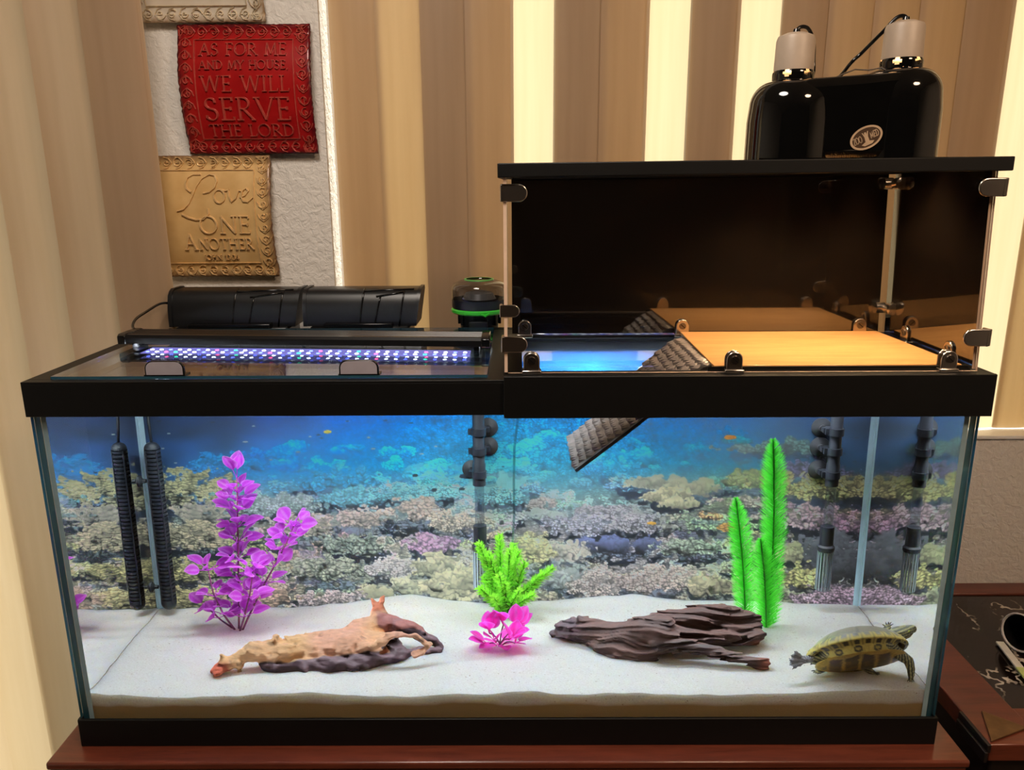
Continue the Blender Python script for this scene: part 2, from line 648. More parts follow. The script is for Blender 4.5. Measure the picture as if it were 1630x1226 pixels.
# ------------------------------------------------------------------ lettering (pen strokes with roman thick and thin)
def arc(cx, cy, rx, ry, a0, a1, n=12):
    return [(cx + rx * math.cos(math.radians(a0 + (a1 - a0) * i / n)), cy + ry * math.sin(math.radians(a0 + (a1 - a0) * i / n))) for i in range(n + 1)]
def sf(x, y, w=0.13):
    return [(x - w, y), (x + w, y)]
GLYPH = {
    ' ': (0.38, []),
    'A': (0.80, [[(.08, 0), (.40, 1)], [(.40, 1), (.73, 0)], [(.20, .36), (.61, .36)], sf(.08, 0), sf(.73, 0)]),
    'S': (0.56, [arc(.27, .75, .20, .24, 40, 270, 12) + arc(.27, .25, .22, .25, 90, -140, 12)[0:], [(.42, .92), (.44, .78)], [(.07, .22), (.06, .08)]]),
    'F': (0.56, [[(.14, 0), (.14, 1)], [(.02, 1), (.50, 1), (.50, .86)], [(.14, .52), (.42, .52)], [(.42, .60), (.42, .44)], sf(.14, 0)]),
    'O': (0.92, [arc(.45, .5, .40, .51, 90, 450, 24)]),
    'R': (0.72, [[(.14, 0), (.14, 1)], [(.02, 1), (.30, 1)] + arc(.30, .75, .22, .25, 90, -90, 10) + [(.14, .5)], [(.30, .5), (.66, 0)], sf(.14, 0), sf(.66, 0, .08)]),
    'M': (0.98, [[(.12, 0), (.20, 1)], [(.20, 1), (.48, .08)], [(.48, .08), (.78, 1)], [(.78, 1), (.86, 0)], sf(.12, 0), sf(.86, 0)]),
    'E': (0.58, [[(.14, 0), (.14, 1)], [(.02, 1), (.50, 1), (.50, .86)], [(.14, .52), (.42, .52)], [(.42, .60), (.42, .44)], [(.02, 0), (.52, 0), (.53, .15)]]),
    'N': (0.86, [[(.14, 0), (.14, 1)], [(.10, 1), (.72, 0)], [(.72, 0), (.72, 1)], sf(.14, 0), sf(.72, 1)]),
    'D': (0.80, [[(.14, 0), (.14, 1)], [(.02, 1), (.30, 1)] + arc(.30, .5, .40, .5, 90, -90, 16) + [(.02, 0)]]),
    'Y': (0.72, [[(.04, 1), (.36, .48)], [(.66, 1), (.36, .48)], [(.36, .48), (.36, 0)], sf(.06, 1), sf(.66, 1, .09), sf(.36, 0)]),
    'H': (0.86, [[(.14, 0), (.14, 1)], [(.70, 0), (.70, 1)], [(.14, .52), (.70, .52)], sf(.14, 0), sf(.14, 1), sf(.70, 0), sf(.70, 1)]),
    'U': (0.80, [[(.14, 1), (.14, .35)] + arc(.40, .32, .26, .33, 180, 360, 12) + [(.66, 1)], sf(.14, 1), sf(.66, 1)]),
    ',': (0.26, [[(.12, .08), (.14, .0), (.07, -.16)]]),
    'W': (1.08, [[(.06, 1), (.30, 0)], [(.30, 0), (.54, 1)], [(.54, 1), (.78, 0)], [(.78, 0), (1.0, 1)], sf(.08, 1), sf(1.0, 1, .08)]),
    'I': (0.30, [[(.14, 0), (.14, 1)], sf(.14, 0), sf(.14, 1)]),
    'L': (0.56, [[(.14, 0), (.14, 1)], sf(.14, 1), [(.02, 0), (.50, 0), (.53, .18)]]),
    'V': (0.76, [[(.05, 1), (.38, 0)], [(.38, 0), (.70, 1)], sf(.08, 1), sf(.70, 1, .09)]),
    'T': (0.70, [[(.34, 0), (.34, 1)], [(.03, .86), (.03, 1), (.65, 1), (.65, .86)], sf(.34, 0)]),
    'J': (0.36, [[(.20, 1), (.20, .12), (.10, -.10)], sf(.20, 1)]),
    'Z': (0.66, [[(.08, .86), (.08, 1), (.60, 1), (.05, 0), (.62, 0), (.62, .15)]]),
    '1': (0.40, [[(.06, .82), (.22, 1), (.22, 0)], sf(.22, 0)]),
    '3': (0.52, [arc(.23, .75, .19, .24, 150, -90, 12) + arc(.22, .26, .24, .27, 90, -150, 12)]),
    '4': (0.58, [[(.40, 0), (.40, 1), (.03, .28), (.54, .28)]]),
    ':': (0.26, [[(.10, .10), (.16, .10)], [(.10, .62), (.16, .62)]]),
}
def spell(text, size, spacing=0.06):
    """pen strokes of a line of capitals, starting at x = 0"""
    out, x = [], 0.0
    for ch in text:
        w, st = GLYPH[ch]
        for s in st:
            out.append([((x + px) * size, py * size) for px, py in s])
        x += w + spacing
    return out, x * size

def resample(pts, step):
    out = [pts[0]]
    for a, b in zip(pts[:-1], pts[1:]):
        d = math.hypot(b[0] - a[0], b[1] - a[1])
        k = max(1, int(d / step))
        for i in range(1, k + 1):
            out.append((a[0] + (b[0] - a[0]) * i / k, a[1] + (b[1] - a[1]) * i / k))
    return out

def ridge(m, strokes, to3, wthick, wthin, height, step=0.006, pen=25, mi=0):
    """raised rounded strokes on a surface; to3(u, v, h) maps onto it"""
    for s in strokes:
        p = resample(s, step)
        k = len(p)
        vs, fs = [], []
        for i in range(k):
            dx = p[min(i + 1, k - 1)][0] - p[max(i - 1, 0)][0]
            dy = p[min(i + 1, k - 1)][1] - p[max(i - 1, 0)][1]
            L = math.hypot(dx, dy) or 1e-9
            dx, dy = dx / L, dy / L
            ang = math.degrees(math.atan2(dy, dx))
            w = (wthin + (wthick - wthin) * abs(math.sin(math.radians(ang - pen)))) / 2
            for q, hh in ((-1, -0.0003), (-0.45, height), (0.45, height), (1, -0.0003)):
                vs.append(to3(p[i][0] - dy * w * q, p[i][1] + dx * w * q, hh))
        for i in range(k - 1):
            for j in range(3):
                a = i * 4 + j
                fs.append((a, a + 1, a + 5, a + 4))
        fs.append((0, 3, 2, 1)); e = (k - 1) * 4
        fs.append((e, e + 1, e + 2, e + 3))
        m.add(vs, fs, mi)

# ------------------------------------------------------------------ embossed plaques
def plaque_mat(name, c0, c1, edge, rough=0.28, metal=0.35):
    t = NT(name)
    v = t.coord()
    a = t.n('ShaderNodeAttribute', attribute_name='Col').outputs['Fac']
    n1 = t.noise(v, 25, 4)
    col = t.ramp(n1, [(0.3, c0), (0.7, c1)])
    col = t.mix(a, col, edge)
    return t.surf(t.principled(col, rough, metal, 0.5, t.bump(t.noise(v, 140, 3), 0.12, 0.0006)))

def plaque(label, x0, x1, z0, z1, mat, mat_let, lines, script=None, seed=1, bulge=0.030):
    w, h = x1 - x0, z1 - z0
    cx, cz = (x0 + x1) / 2, (z0 + z1) / 2
    t = thing('wall_plaque', label, 'plaque', (cx, YW, cz), 'embossed verse plaques on the wall')
    r = random.Random(seed)
    def curve(v):
        s = 2 * v / h
        return 0.006 + bulge * max(0, 1 - s * s) ** 0.8 + 0.010 * max(0, abs(s) - 0.86) / 0.14
    def to3(u, v, hh):
        return (cx + u, YW - curve(v) - hh, cz + v)
    # the bowed sheet with a worn, slightly ragged rim
    nu, nv = 48, 48
    V, C = [], []
    for side in (0, 1):
        for j in range(nv + 1):
            for i in range(nu + 1):
                u, v = (i / nu - .5) * w, (j / nv - .5) * h
                if i in (0, nu): u += r.uniform(-.0012, .0012)
                if j in (0, nv): v += r.uniform(-.0012, .0012)
                e = min(w / 2 - abs(u), h / 2 - abs(v))
                k = max(0, 1 - max(0, e) / 0.016)
                V.append(to3(u, max(-h / 2, min(h / 2, v)), 0.0 if side == 0 else -0.004))
                C.append([min(1, k * (0.65 + 0.5 * r.random()))] * 3)
    q = []
    n1 = (nu + 1) * (nv + 1)
    for j in range(nv):
        for i in range(nu):
            a = j * (nu + 1) + i
            q.append((a, a + 1, a + nu + 2, a + nu + 1))
            q.append((n1 + a, n1 + a + nu + 1, n1 + a + nu + 2, n1 + a + 1))
    ring = [i for i in range(nu + 1)] + [(j + 1) * (nu + 1) + nu for j in range(nv)] + [nv * (nu + 1) + nu - 1 - i for i in range(nu)] + [(nv - 1 - j) * (nu + 1) for j in range(nv - 1)]
    for a, b in zip(ring, ring[1:] + ring[:1]):
        q.append((b, a, n1 + a, n1 + b))
    V = np.array(V) - np.array((cx, YW, cz))
    link_mesh('panel', np_mesh('panel', V, np.array(q), mat, np.array(C)), t)
    # raised border line
    bu, bv = w / 2 - 0.030, h / 2 - 0.026
    m = MB()
    ridge(m, [[(-bu, -bv), (bu, -bv)], [(bu, -bv), (bu, bv)], [(bu, bv), (-bu, bv)], [(-bu, bv), (-bu, -bv)]], to3, 0.0024, 0.0024, 0.0026, 0.01)
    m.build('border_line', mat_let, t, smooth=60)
    # acanthus scrolls between the line and the rim
    m = MB()
    per = 2 * (w + h)
    k = 0
    s = 0.0
    while s < per:
        if s < w: px, py, nx, ny = -w / 2 + s, h / 2 - 0.013, 0, -1
        elif s < w + h: px, py, nx, ny = w / 2 - 0.014, h / 2 - (s - w), -1, 0
        elif s < 2 * w + h: px, py, nx, ny = w / 2 - (s - w - h), -h / 2 + 0.013, 0, 1
        else: px, py, nx, ny = -w / 2 + 0.014, -h / 2 + (s - 2 * w - h), 1, 0
        rr = r.uniform(0.006, 0.010)
        a0 = r.uniform(0, 360)
        dr = r.choice((-1, 1))
        sp = [(px + rr * (1 - i / 22) * math.cos(math.radians(a0 + dr * i * 22)), py + rr * (1 - i / 22) * math.sin(math.radians(a0 + dr * i * 22))) for i in range(18)]
        lim = lambda p: (max(-w / 2 + .003, min(w / 2 - .003, p[0])), max(-h / 2 + .003, min(h / 2 - .003, p[1])))
        ridge(m, [[lim(p) for p in sp]], to3, 0.0030, 0.0016, 0.0028, 0.004)
        tx, ty = ny, -nx
        for q_ in (-1, 0, 1):
            a = (px - tx * 0.010, py - ty * 0.010)
            b = (a[0] + nx * q_ * .008 + tx * .006, a[1] + ny * q_ * .008 + ty * .006)
            c = (b[0] + nx * q_ * .003 + tx * .008, b[1] + ny * q_ * .003 + ty * .008)
            ridge(m, [[lim(a), lim(b), lim(c)]], to3, 0.0024, 0.0014, 0.0024, 0.004)
        s += 0.0215
        k += 1
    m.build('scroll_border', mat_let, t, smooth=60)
    # lettering
    m = MB()
    for text, size, u0, v0, wid in lines:
        st, L = spell(text, size)
        f = wid / L
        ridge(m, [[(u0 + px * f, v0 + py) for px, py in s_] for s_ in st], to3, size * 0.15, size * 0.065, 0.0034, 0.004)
    if script:
        ridge(m, script, to3, 0.0048, 0.0024, 0.0034, 0.003, pen=40)
    if lines or script:
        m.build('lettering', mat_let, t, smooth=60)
    return t

M_RED = plaque_mat('embossed_red_lacquer', lin(150, 16, 18), lin(172, 26, 26), lin(60, 12, 20), 0.22, 0.1)
M_REDL = pm('red_relief_highlight', lin(186, 78, 66), 0.25, 0.25, var=0.2, scale=90)  # lighter than the panel, edge highlights of the relief put into the colour
M_GOLD = plaque_mat('embossed_gold', lin(206, 164, 104), lin(226, 188, 128), lin(96, 62, 44), 0.32, 0.12)
M_GOLDL = pm('gold_relief_highlight', lin(232, 194, 138), 0.3, 0.35, var=0.2, scale=90)  # highlights on the raised gold strokes painted in as a lighter tone
M_CREAM = plaque_mat('embossed_pale_gold', lin(222, 208, 188), lin(236, 224, 204), lin(150, 120, 84), 0.3, 0.1)
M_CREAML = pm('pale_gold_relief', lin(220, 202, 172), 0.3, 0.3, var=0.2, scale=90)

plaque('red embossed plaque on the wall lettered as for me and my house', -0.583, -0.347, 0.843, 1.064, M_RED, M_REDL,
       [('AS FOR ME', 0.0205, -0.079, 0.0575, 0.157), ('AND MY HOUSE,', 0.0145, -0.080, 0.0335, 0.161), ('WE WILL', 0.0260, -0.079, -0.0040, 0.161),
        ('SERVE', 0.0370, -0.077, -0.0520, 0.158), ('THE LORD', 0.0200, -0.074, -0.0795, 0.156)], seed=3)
def love():
    """the script word: L with loops, then o v e"""
    L = [(-.052, -.012), (-.040, -.018), (-.026, -.022), (-.012, -.021), (-.002, -.012), (-.003, -.002)]
    L2 = [(-.060, -.006), (-.048, -.003), (-.038, .006), (-.030, .020), (-.022, .038), (-.012, .052), (.002, .060), (.012, .058), (.016, .048), (.012, .036), (.002, .028), (-.010, .026)]
    L3 = [(-.014, .060), (-.028, .060), (-.038, .054), (-.042, .044), (-.040, .034), (-.032, .028)]
    o = [(p[0], p[1]) for p in arc(.020, .020, .010, .012, 80, 440, 18)] + [(.030, .030)]
    v = [(.030, .030), (.037, .031), (.038, .020), (.042, .010), (.050, .016), (.056, .030), (.060, .030)]
    e = [(.058, .018), (.068, .022), (.074, .030), (.070, .035), (.063, .030), (.060, .020), (.064, .011), (.072, .010), (.082, .018)]
    return [L2 + [], L, L3, o, v, e]
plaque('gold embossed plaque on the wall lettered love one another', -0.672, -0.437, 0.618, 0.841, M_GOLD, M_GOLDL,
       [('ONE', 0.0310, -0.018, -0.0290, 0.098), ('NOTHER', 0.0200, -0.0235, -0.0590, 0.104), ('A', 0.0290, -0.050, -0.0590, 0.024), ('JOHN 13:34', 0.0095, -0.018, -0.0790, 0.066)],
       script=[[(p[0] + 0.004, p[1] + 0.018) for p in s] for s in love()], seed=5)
plaque('pale cream embossed plaque cut off by the top of the photo', -0.662, -0.425, 1.067, 1.290, M_CREAM, M_CREAML, [], seed=9)
# ------------------------------------------------------------------ stand and side table
M_STAND = wood_mat('red_brown_stained_wood', lin(72, 31, 21), lin(116, 55, 37), 0.3, (1.2, 14, 14), 5.0, coat=0.25)
M_STAND_DK = wood_mat('dark_stained_wood', lin(52, 20, 15), lin(84, 34, 24), 0.4, (1.2, 14, 14), 5.0)
def stand():
    t = thing('aquarium_stand', 'red brown wooden cabinet carrying the long fish tank', 'cabinet', (0, 0.2, ZF))
    MB().box((-0.649, -0.034, -0.012), (0.649, 0.396, 0.0)).build('cabinet_top', M_STAND, t, bevel=0.003)
    for i, (z1, z0, dx) in enumerate(((-0.012, -0.020, 0.003), (-0.020, -0.028, 0.009), (-0.028, -0.042, 0.014))):
        MB().box((-0.649 + dx, -0.034 + dx, z0), (0.649 - dx, 0.396, z1)).build('moulding', M_STAND, t, bevel=0.002)
    m = MB()
    m.box((-0.63, -0.012, ZF + 0.06), (-0.61, 0.39, -0.042)); m.box((0.61, -0.012, ZF + 0.06), (0.63, 0.39, -0.042))
    m.box((-0.61, 0.38, ZF + 0.06), (0.61, 0.39, -0.042)); m.box((-0.63, -0.012, ZF), (0.63, 0.39, ZF + 0.06))
    m.box((-0.61, -0.012, -0.085), (0.61, 0.006, -0.042))
    m.build('carcass', M_STAND_DK, t, bevel=0.002)
    for x0 in (-0.607, 0.002):
        d = MB().box((x0, -0.03, ZF + 0.065), (x0 + 0.605, -0.013, -0.088)).build('door', M_STAND, t, bevel=0.003)
        MB().sphere((x0 + (0.57 if x0 < 0 else 0.035), -0.042, -0.35), 0.012).build('knob', M_BRASS, d)
M_BRASS = pm('worn_brass', lin(124, 96, 64), 0.4, 0.8, var=0.2)
stand()

def marble_mat():
    t = NT('dark_brown_veined_marble')
    v = t.coord((1, 1, 1), (0, 0, 0.5))
    w = t.n('ShaderNodeTexWave', {'Vector': v, 'Scale': 5.0, 'Distortion': 14.0, 'Detail': 4.0, 'Detail Scale': 1.6, 'Detail Roughness': 0.6}).outputs['Fac']
    n1 = t.noise(v, 10, 5)
    base = t.ramp(t.noise(v, 6, 4, 0.6, 0.5), [(0.35, lin(20, 15, 13)), (0.6, lin(44, 30, 24)), (0.75, lin(92, 52, 34))])
    vein = t.math('MULTIPLY', t.ramp(w, [(0.955, (0, 0, 0)), (0.985, (1, 1, 1))]), t.ramp(n1, [(0.48, (0, 0, 0)), (0.62, (1, 1, 1))]))
    return t.surf(t.principled(t.mix(vein, base, lin(205, 195, 180)), 0.1, 0, 0.6))
M_MARBLE = marble_mat()
M_DARK = pm('black_brown_wood', lin(22, 14, 12), 0.5, var=0.3)  # near-black brown tone of the table body and feet
TZ = -0.04
def side_table():
    t = thing('side_table', 'dark wooden side table with brown marble inlay right of the fish tank', 'table', (1.3, 0.3, ZF))
    x0, x1, y0, y1 = 0.730, 1.75, 0.048, 0.540
    a, zi = 0.085, TZ - 0.004
    m = MB()
    m.box((x0, y0, TZ - 0.03), (x0 + a, y1, TZ)); m.box((x1 - a, y0, TZ - 0.03), (x1, y1, TZ))
    m.box((x0 + a, y0, TZ - 0.03), (x1 - a, y0 + 0.085, TZ)); m.box((x0 + a, y1 - 0.045, TZ - 0.03), (x1 - a, y1, TZ))
    m.build('table_frame', M_STAND, t, bevel=0.002)
    MB().box((x0 + a, y0 + 0.085, TZ - 0.03), (x1 - a, y1 - 0.045, zi)).build('marble_inlay', M_MARBLE, t)
    m = MB()
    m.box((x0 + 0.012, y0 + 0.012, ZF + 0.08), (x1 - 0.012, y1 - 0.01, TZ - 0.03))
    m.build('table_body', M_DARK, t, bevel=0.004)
    for x in (x0 + 0.02, x1 - 0.07):
        for y in (y0 + 0.02, y1 - 0.07):
            MB().box((x, y, ZF), (x + 0.05, y + 0.05, ZF + 0.08)).build('foot', M_DARK, t, bevel=0.004)
    # stepped brass corner cap
    c = MB()
    P = lambda u, v, d: (u, v, d)
    c.prism([(x0 + 0.004, y0 + 0.004), (x0 + 0.078, y0 + 0.034), (x0 + 0.030, y0 + 0.074)], TZ, TZ + 0.004, P)
    c.build('corner_cap', M_BRASS, t, bevel=0.001)
    c = MB()
    c.box((x0 - 0.006, y0 - 0.004, TZ - 0.012), (x0, y0 + 0.075, TZ + 0.002)); c.box((x0 - 0.011, y0 - 0.008, TZ - 0.026), (x0 - 0.006, y0 + 0.070, TZ - 0.008))
    c.build('corner_step', M_DARK, t, bevel=0.001)
side_table()

def table_things():
    # small cup lying on its side, mouth towards the tank
    t = thing('cup', 'white rimmed cup lying on its side on the marble table', 'cup', (0.985, 0.300, TZ - 0.004))
    M = Matrix.Translation((0.930, 0.300, TZ + 0.032)) @ Matrix.Rotation(math.radians(-80), 4, 'Y') @ Matrix.Rotation(math.radians(20), 4, 'X')
    w = pm('white_cup_glaze', lin(214, 208, 204), 0.25, var=0.05)
    k = pm('dark_cup_inside', lin(16, 16, 18), 0.3)
    MB().lathe([(1e-5, -0.07), (0.026, -0.07), (0.030, -0.03), (0.034, 0.0), (0.0345, 0.002)], n=28, M=M).build('cup_body', pm('red_cup_glaze', lin(150, 32, 34), 0.3), t)
    MB().lathe([(0.0345, 0.0), (0.0352, 0.003), (0.0330, 0.004), (0.0315, 0.001)], n=28, M=M).build('rim', w, t)
    MB().lathe([(0.0318, 0.001), (0.028, -0.03), (0.024, -0.066), (1e-5, -0.066)], n=28, M=M).build('inside', k, t)
    # green leaf-like peg behind it and a pale stick leaning on the table
    g = MB().tube([(1.010, 0.385, TZ - 0.002), (1.009, 0.383, TZ + 0.034), (1.006, 0.380, TZ + 0.052)], [0.010, 0.012, 0.006], 12).build('plastic_peg', pm('bright_green_plastic', lin(92, 186, 60), 0.35), origin=(1.010, 0.385, TZ))
    tag(g, 'bright green rounded peg standing behind the lying cup', 'peg')
    s = thing('paint_stirrer', 'flat pale green and white stick lying on the marble before the cup', 'stick', (0.93, 0.25, TZ))
    m1 = pm('pale_green_paint', lin(196, 208, 128), 0.5); m2 = pm('white_paint', lin(222, 220, 210), 0.5)
    a, b = Vector((0.908, 0.318, TZ - 0.001)), Vector((0.878, 0.140, TZ + 0.001))
    c = a.lerp(b, 0.45)
    n = Vector((0.0065, -0.001, 0))
    up = Vector((0, 0, 0.003))
    for nm, p, q, mt in (('stick_tip', a, c, m2), ('stick_body', c, b, m1)):
        vs = [p - n, p + n, q + n, q - n]
        vs = vs + [v + up for v in vs]
        MB().add(vs, [(0, 1, 2, 3), (7, 6, 5, 4), (0, 4, 5, 1), (1, 5, 6, 2), (2, 6, 7, 3), (3, 7, 4, 0)]).build(nm, mt, s)
table_things()

# ------------------------------------------------------------------ aquarium
W2, D, H = 0.616, 0.382, 0.544
M_BLACK = pm('black_plastic_frame', lin(9, 9, 9), 0.5, spec=0.3, var=0.15, bump=0.06, bscale=900)
M_GLOSSB = pm('gloss_black_plastic', lin(13, 13, 14), 0.16, var=0.1)
M_PANE = thin_glass('tank_glass', (0.985, 0.995, 0.99), 0.008)
M_EDGE = pm('green_glass_edge', lin(48, 92, 108), 0.12, 0, 0.6, var=0.1, scale=12, Transmission_Weight=0.35)
M_SILI = pm('pale_silicone', lin(168, 196, 208), 0.35, var=0.08, Transmission_Weight=0.2)

def pane_box(name, lo, hi, parent, thin_axis):
    """glass sheet: clear faces, tinted cut edges"""
    m = MB().box(lo, hi)
    keep = {0: (3, 5), 1: (2, 4), 2: (0, 1)}[thin_axis]
    m.mi = [0 if i in keep else 1 for i in range(6)]
    return m.build(name, [M_PANE, M_EDGE], parent, smooth=None, fix=False)

def ring(m, x0, x1, y0, y1, z0, z1, wx, wy):
    m.box((x0, y0, z0), (x1, y0 + wy, z1)); m.box((x0, y1 - wy, z0), (x1, y1, z1))
    m.box((x0, y0 + wy, z0), (x0 + wx, y1 - wy, z1)); m.box((x1 - wx, y0 + wy, z0), (x1, y1 - wy, z1))

def aquarium():
    t = thing('aquarium', 'long rectangular glass fish tank with black plastic frames on the wooden cabinet', 'fish tank', (0, 0.2, 0))
    m = MB()
    ring(m, -W2, W2, 0, D, 0.0, 0.0443, 0.004, 0.004)
    m.box((-W2 + 0.004, 0.004, 0.004), (W2 - 0.004, D - 0.004, 0.012))
    m.build('bottom_frame', M_BLACK, t, bevel=0.0012)
    m = MB()
    ring(m, -W2, W2, 0, D, 0.4976, H - 0.003, 0.0035, 0.0035)
    ring(m, -W2, W2, 0, D, H - 0.004, H, 0.031, 0.014)
    ring(m, -W2 + .028, W2 - .028, 0.012, D - 0.012, H - 0.016, H - 0.004, 0.003, 0.003)
    m.build('top_frame', M_BLACK, t, bevel=0.0008)
    MB().box((-0.022, 0.014, H - 0.018), (0.022, D - 0.014, H - 0.001)).build('center_brace', M_BLACK, t, bevel=0.001)
    g0, g1 = 0.014, 0.538
    pane_box('front_pane', (-W2 + 0.0035, 0.0038, g0), (W2 - 0.0035, 0.0100, g1), t, 1)
    pane_box('back_pane', (-W2 + 0.0035, D - 0.0100, g0), (W2 - 0.0035, D - 0.0038, g1), t, 1)
    pane_box('side_pane', (-W2 + 0.0036, 0.0104, g0), (-W2 + 0.0120, D - 0.0104, g1), t, 0)
    pane_box('side_pane', (W2 - 0.0120, 0.0104, g0), (W2 - 0.0036, D - 0.0104, g1), t, 0)
    pane_box('bottom_pane', (-W2 + 0.0125, 0.0104, 0.014), (W2 - 0.0125, D - 0.0104, 0.022), t, 2)
    for sx in (-1, 1):
        for y, sy in ((0.0104, 1), (D - 0.0115, -1)):
            x = sx * (W2 - 0.0124)
            pts = [(x, y), (x - sx * 0.0068, y), (x - sx * 0.0045, y + sy * 0.0030), (x - sx * 0.0020, y + sy * 0.0052), (x, y + sy * 0.0068)]
            MB().prism(pts, 0.023, 0.530, lambda u, v, d: (u, v, d)).build('silicone_bead', M_SILI, t)
aquarium()

# water: front and sides bend light, the still surface is a thin reflecting sheet
def water():
    gl = NT('clear_water')
    v = gl.coord()
    col = gl.ramp(gl.noise(v, 3, 1), [(0.3, (0.985, 0.995, 1.0)), (0.7, (1, 1, 1))])
    M_W = gl.surf(gl.n('ShaderNodeBsdfGlass', {'Color': col, 'Roughness': 0.0, 'IOR': 1.333}).outputs[0])
    M_WS = thin_glass('water_surface', (0.97, 0.99, 1.0), 0.02)
    x0, x1, y0, y1, z0, z1 = -0.6034, 0.6034, 0.0106, 0.3702, 0.0225, 0.524
    m = MB()
    m.add([(x0, y0, z0), (x1, y0, z0), (x1, y0, z1), (x0, y0, z1)], [(0, 1, 2, 3)], 0)
    m.add([(x0, y1, z0), (x0, y0, z0), (x0, y0, z1), (x0, y1, z1)], [(0, 1, 2, 3)], 0)
    m.add([(x1, y0, z0), (x1, y1, z0), (x1, y1, z1), (x1, y0, z1)], [(0, 1, 2, 3)], 0)
    m.add([(x0, y0, z1), (x1, y0, z1), (x1, y1, z1), (x0, y1, z1)], [(0, 1, 2, 3)], 1)
    o = m.build('water', [M_W, M_WS], smooth=None, fix=False, origin=(0, 0.2, 0.0225))
    tag(o, 'clear still water filling the long tank', 'water', kind='stuff')
water()

# white sand bed
def sand_h(x, y):
    P = np.stack([x, y, np.zeros_like(x)], -1)
    h = 0.0775 + 0.0035 * fbm(P * 9, 3, 4) + 0.0016 * vnoise(P * 42, 8)
    h = h + 0.016 * np.exp(-((x + 0.19) / 0.075) ** 2 - ((y - 0.365) / 0.06) ** 2)
    h = h + 0.014 * np.exp(-((x - 0.185) / 0.10) ** 2 - ((y - 0.365) / 0.07) ** 2)
    h = h + 0.005 * np.exp(-((x - 0.43) / 0.12) ** 2 - ((y - 0.365) / 0.05) ** 2)
    h = h - 0.006 * np.exp(-((x + 0.38) / 0.06) ** 2 - ((y - 0.365) / 0.05) ** 2)
    h = h + 0.006 * np.exp(-((x - 0.62) / 0.10) ** 2 - ((y - 0.01) / 0.08) ** 2)
    h = h + 0.0025 * np.sin(x * 33 + 2 * np.sin(x * 9)) * np.exp(-((y - 0.01) / 0.03) ** 2)
    return h
def sand():
    t = NT('white_aquarium_sand')
    v = t.coord()
    n1 = t.noise(v, 420, 2)
    sp = t.noise(v, 230, 2, 0.7)
    base = t.ramp(n1, [(0.3, lin(230, 224, 216)), (0.7, lin(246, 243, 238))])
    col = t.mix(t.ramp(sp, [(0.66, (0, 0, 0)), (0.74, (1, 1, 1))]), base, lin(160, 138, 112))
    # browner colour towards the bottom of the bed
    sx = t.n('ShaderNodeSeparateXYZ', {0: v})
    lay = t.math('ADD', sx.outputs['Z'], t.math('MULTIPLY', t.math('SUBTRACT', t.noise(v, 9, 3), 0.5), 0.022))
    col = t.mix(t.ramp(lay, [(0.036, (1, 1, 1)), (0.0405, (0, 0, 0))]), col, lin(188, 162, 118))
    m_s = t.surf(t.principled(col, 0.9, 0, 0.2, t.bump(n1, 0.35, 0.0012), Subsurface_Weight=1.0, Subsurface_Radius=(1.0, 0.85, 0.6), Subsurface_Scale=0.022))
    nx, ny = 340, 110
    x0, x1, y0, y1 = -0.6028, 0.6028, 0.0112, 0.3690
    X, Yg = np.meshgrid(np.linspace(x0, x1, nx), np.linspace(y0, y1, ny))
    Z = sand_h(X, Yg)
    V = np.stack([X, Yg, Z], -1).reshape(-1, 3)
    n = nx * ny
    i = np.arange(nx - 1); j = np.arange(ny - 1)
    a = (j[:, None] * nx + i[None]).ravel()
    Q = [np.stack([a, a + 1, a + nx + 1, a + nx], 1)]
    ring_ = np.concatenate([np.arange(nx), np.arange(1, ny) * nx + nx - 1, (ny - 1) * nx + np.arange(nx - 2, -1, -1), np.arange(ny - 2, 0, -1) * nx])
    B = V[ring_].copy(); B[:, 2] = 0.0232
    V = np.concatenate([V, B])
    k = len(ring_); r2 = np.roll(np.arange(k), -1)
    Q.append(np.stack([ring_[r2], ring_, n + np.arange(k), n + r2], 1))
    V = V - np.array([0, 0.19, 0.0232])
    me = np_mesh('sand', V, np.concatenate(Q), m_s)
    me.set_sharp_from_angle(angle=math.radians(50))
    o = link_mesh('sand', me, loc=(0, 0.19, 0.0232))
    tag(o, 'bed of fine white sand along the tank floor', 'sand', kind='stuff')
sand()

def sand_at(x, y):
    return float(sand_h(np.array([x]), np.array([y]))[0])
